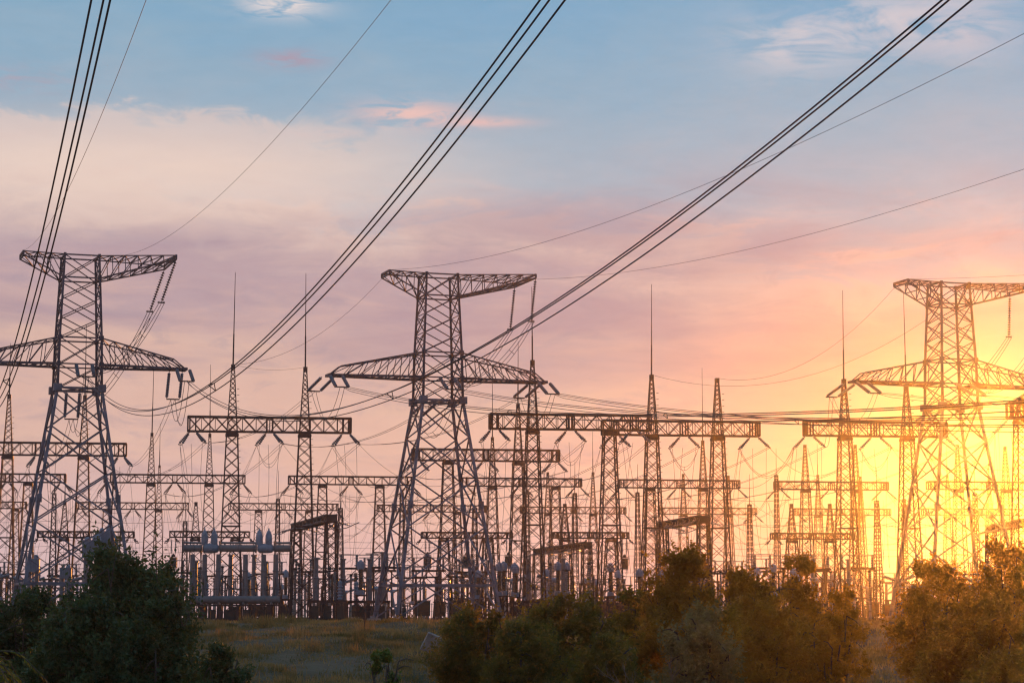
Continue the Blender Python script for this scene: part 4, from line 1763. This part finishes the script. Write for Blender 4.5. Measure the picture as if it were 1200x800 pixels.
shrub(710, 745, 95, 86, 'low dark olive shrub behind the bare dead branch', F_OLIVE, 11000, 0.12, 39)
shrub(936, 652, 66, 116, 'slender airy sapling glowing orange beside the bushes', F_OLIVE_GLOW, 7000, 0.13, 11, name='sapling', lobes=15, peak=0.7, cat='sapling')
shrub(985, 690, 60, 118, 'low airy bush glowing orange right of the slender sapling', F_OLIVE_GLOW, 5000, 0.13, 51, lobes=9, cat='bush', name='bush')
shrub(1098, 660, 105, 112, 'rounded bush in yellow glare before the right pylon foot', F_OLIVE_GLOW, 16000, 0.15, 12, cat='bush', name='bush')
shrub(1178, 634, 90, 116, 'tallest glaring bush at the right edge beneath the sun', F_OLIVE_GLOW, 14000, 0.15, 13, lobes=11, cat='bush', name='bush')
shrub(1152, 702, 130, 98, 'wide low bush spreading below the glaring right-edge bushes', F_OLIVE_GLOW, 20000, 0.15, 40, lobes=12, cat='bush', name='bush')
shrub(1185, 765, 120, 76, 'shrub filling the bottom right corner', F_OLIVE_GLOW, 14000, 0.13, 42)
shrub(452, 762, 46, 92, 'small bright leafy weed bush on the slope below the middle pylon', F_WILLOW, 1800, 0.13, 14, name='weed_plant', lobes=5, airy=1, cat='plant')
shrub(464, 728, 26, 205, 'little green tuft at the left foot of the middle pylon', F_OLIVE_GLOW, 1500, 0.22, 15, name='weed_plant', lobes=4, cat='plant')


def willow():
    D = 46.0
    P = at(-18, 775, D)
    z0 = terrain(P.x, D)
    t = thing('willow_tree', 'pale drooping willow branches in the bottom left corner', 'tree', (P.x, D, z0))
    mb = MB()
    h = P.z - z0
    mb.tube([Vector((0, 0, -0.2)), Vector((0.1, 0, h * 0.5)), Vector((0.0, 0, h + 0.1))], [0.14, 0.11, 0.07], 7)
    rg = np.random.default_rng(77)
    leaves, ax = [], []
    for k in range(34):
        an = rg.uniform(0, 2 * math.pi)
        L = rg.uniform(0.7, 1.45)
        a = Vector((0, 0, h * rg.uniform(0.8, 1.05)))
        pts_ = []
        for u in np.linspace(0, 1, 9):
            p = a + Vector((math.cos(an) * L * u, math.sin(an) * L * u, 0.42 * u * (1 - u) * 2 - 0.75 * u * u * rg.uniform(0.9, 1.1)))
            pts_.append(p)
        mb.tube(pts_, [0.022 - 0.002 * i for i in range(9)], 4)
        for u in range(60):
            i = rg.uniform(1, 7.99)
            j = int(i)
            p = pts_[j].lerp(pts_[j + 1], i - j)
            d = (pts_[j + 1] - pts_[j]).normalized() + Vector(rg.normal(size=3)) * 0.35 + Vector((0, 0, -0.35))
            leaves.append(p)
            ax.append(d.normalized())
    mb.build('trunk', BARK, t)
    lb = MB()
    for p, d in zip(leaves, ax):
        L = rg.uniform(0.1, 0.19)
        s = d.cross(Vector(rg.normal(size=3))).normalized() * 0.012
        n = len(lb.v)
        lb.v += [tuple(p), tuple(p + d * L * 0.5 + s), tuple(p + d * L), tuple(p + d * L * 0.5 - s)]
        lb.f.append((n, n + 1, n + 2, n + 3))
    lb.build('foliage', F_WILLOW, t)


willow()


def dead_branch():
    G = at(722, 800, 82)
    z0 = terrain(G.x, 80)
    mb = MB()
    rg = random.Random(4)

    def grow(p, d, L, r, lv):
        pts_ = [p]
        for k in range(5):
            d = (d + Vector((rg.uniform(-.25, .25), rg.uniform(-.15, .15), rg.uniform(-.12, .22)))).normalized()
            p = p + d * L / 5
            pts_.append(p)
            if lv < 3 and k > 0:
                dd = (d + Vector((rg.uniform(-.9, .9), rg.uniform(-.5, .5), rg.uniform(-.2, .8)))).normalized()
                grow(p, dd, L * 0.55, r * 0.55, lv + 1)
        mb.tube(pts_, [r * (1 - 0.14 * i) for i in range(6)], 4)
    grow(Vector((0, 0, 0)), Vector((0.75, 0, 0.75)), 1.5, 0.032, 0)
    grow(Vector((0, 0, 0)), Vector((-0.6, 0, 0.6)), 1.4, 0.03, 0)
    o = mb.build('dead_branch', DRYW)
    o.location = (at(765, 800, 80).x, 80, EYE - 80 * 0.030 - 0.9)
    tag(o, 'bare bleached dead branch low among the central bushes', 'branch')


dead_branch()


def grass():
    rg = np.random.default_rng(9)
    n = 190000
    D = rg.uniform(72, 205, n) 
    px = rg.uniform(-40, 1240, n)
    x = (px - 600) / F * D
    z = np.array([terrain(a, b) for a, b in zip(x, D)])
    patch = 0.5 + 0.5 * np.sin(x * 0.45 + D * 0.12) * np.cos(D * 0.21 - x * 0.2)
    bare = (0.5 + 0.5 * np.sin(x * 0.31 - D * 0.09 + 1.2) * np.sin(D * 0.17 + x * 0.13)) + 0.35 * np.sin(x * 1.3 + D * 0.5) * np.sin(D * 0.8)
    keep = rg.uniform(0, 1, n) < np.clip(bare * 1.6 + 0.05, 0.06, 1)
    D, px, x, z, patch = D[keep], px[keep], x[keep], z[keep], patch[keep]
    # taller weed tufts
    nt_ = 420
    tD = rg.uniform(85, 203, nt_)
    tx = (rg.uniform(-40, 1240, nt_) - 600) / F * tD
    th = rg.uniform(0.35, 1.0, nt_) * rg.uniform(0.6, 1, nt_)
    m_ = 90
    gx = (tx[:, None] + rg.normal(size=(nt_, m_)) * 0.35).reshape(-1)
    gD = (tD[:, None] + rg.normal(size=(nt_, m_)) * 0.35).reshape(-1)
    gz = np.array([terrain(a, b) for a, b in zip(gx, gD)])
    hg = np.repeat(th, m_) * rg.uniform(0.5, 1.1, nt_ * m_)
    n = len(x)
    h = np.concatenate([rg.uniform(0.10, 0.34, n) * (0.5 + 0.9 * patch), hg])
    x, D, z = np.concatenate([x, gx]), np.concatenate([D, gD]), np.concatenate([z, gz])
    n = len(x)
    w = 0.022 + 0.0001 * D
    an = rg.uniform(0, 2 * math.pi, n)
    ln = rg.uniform(0.0, 0.5, n) * h
    v = np.empty((n, 3, 3))
    v[:, 0] = np.stack([x - np.cos(an) * w, D - np.sin(an) * w, z - 0.02], 1)
    v[:, 1] = np.stack([x + np.cos(an) * w, D + np.sin(an) * w, z - 0.02], 1)
    v[:, 2] = np.stack([x + rg.normal(size=n) * ln, D + rg.normal(size=n) * ln, z + h], 1)
    me = bpy.data.meshes.new('grass')
    me.vertices.add(3 * n)
    me.vertices.foreach_set('co', v.reshape(-1).astype(np.float32))
    me.loops.add(3 * n)
    me.loops.foreach_set('vertex_index', np.arange(3 * n, dtype=np.int32))
    me.polygons.add(n)
    me.polygons.foreach_set('loop_start', np.arange(0, 3 * n, 3, dtype=np.int32))
    me.polygons.foreach_set('loop_total', np.full(n, 3, dtype=np.int32))
    me.update(calc_edges=True)
    me.materials.append(mat('dry_meadow_grass', (0.10, 0.112, 0.038), 0.8, 0, 0.45, 0.16, col2=(0.34, 0.235, 0.13), transl=0.25, spec=0.15, detail=9))
    o = bpy.data.objects.new('grass', me)
    COL.objects.link(o)
    tag(o, 'rough green and straw-coloured grass covering the slope', 'grass', kind='stuff')


grass()
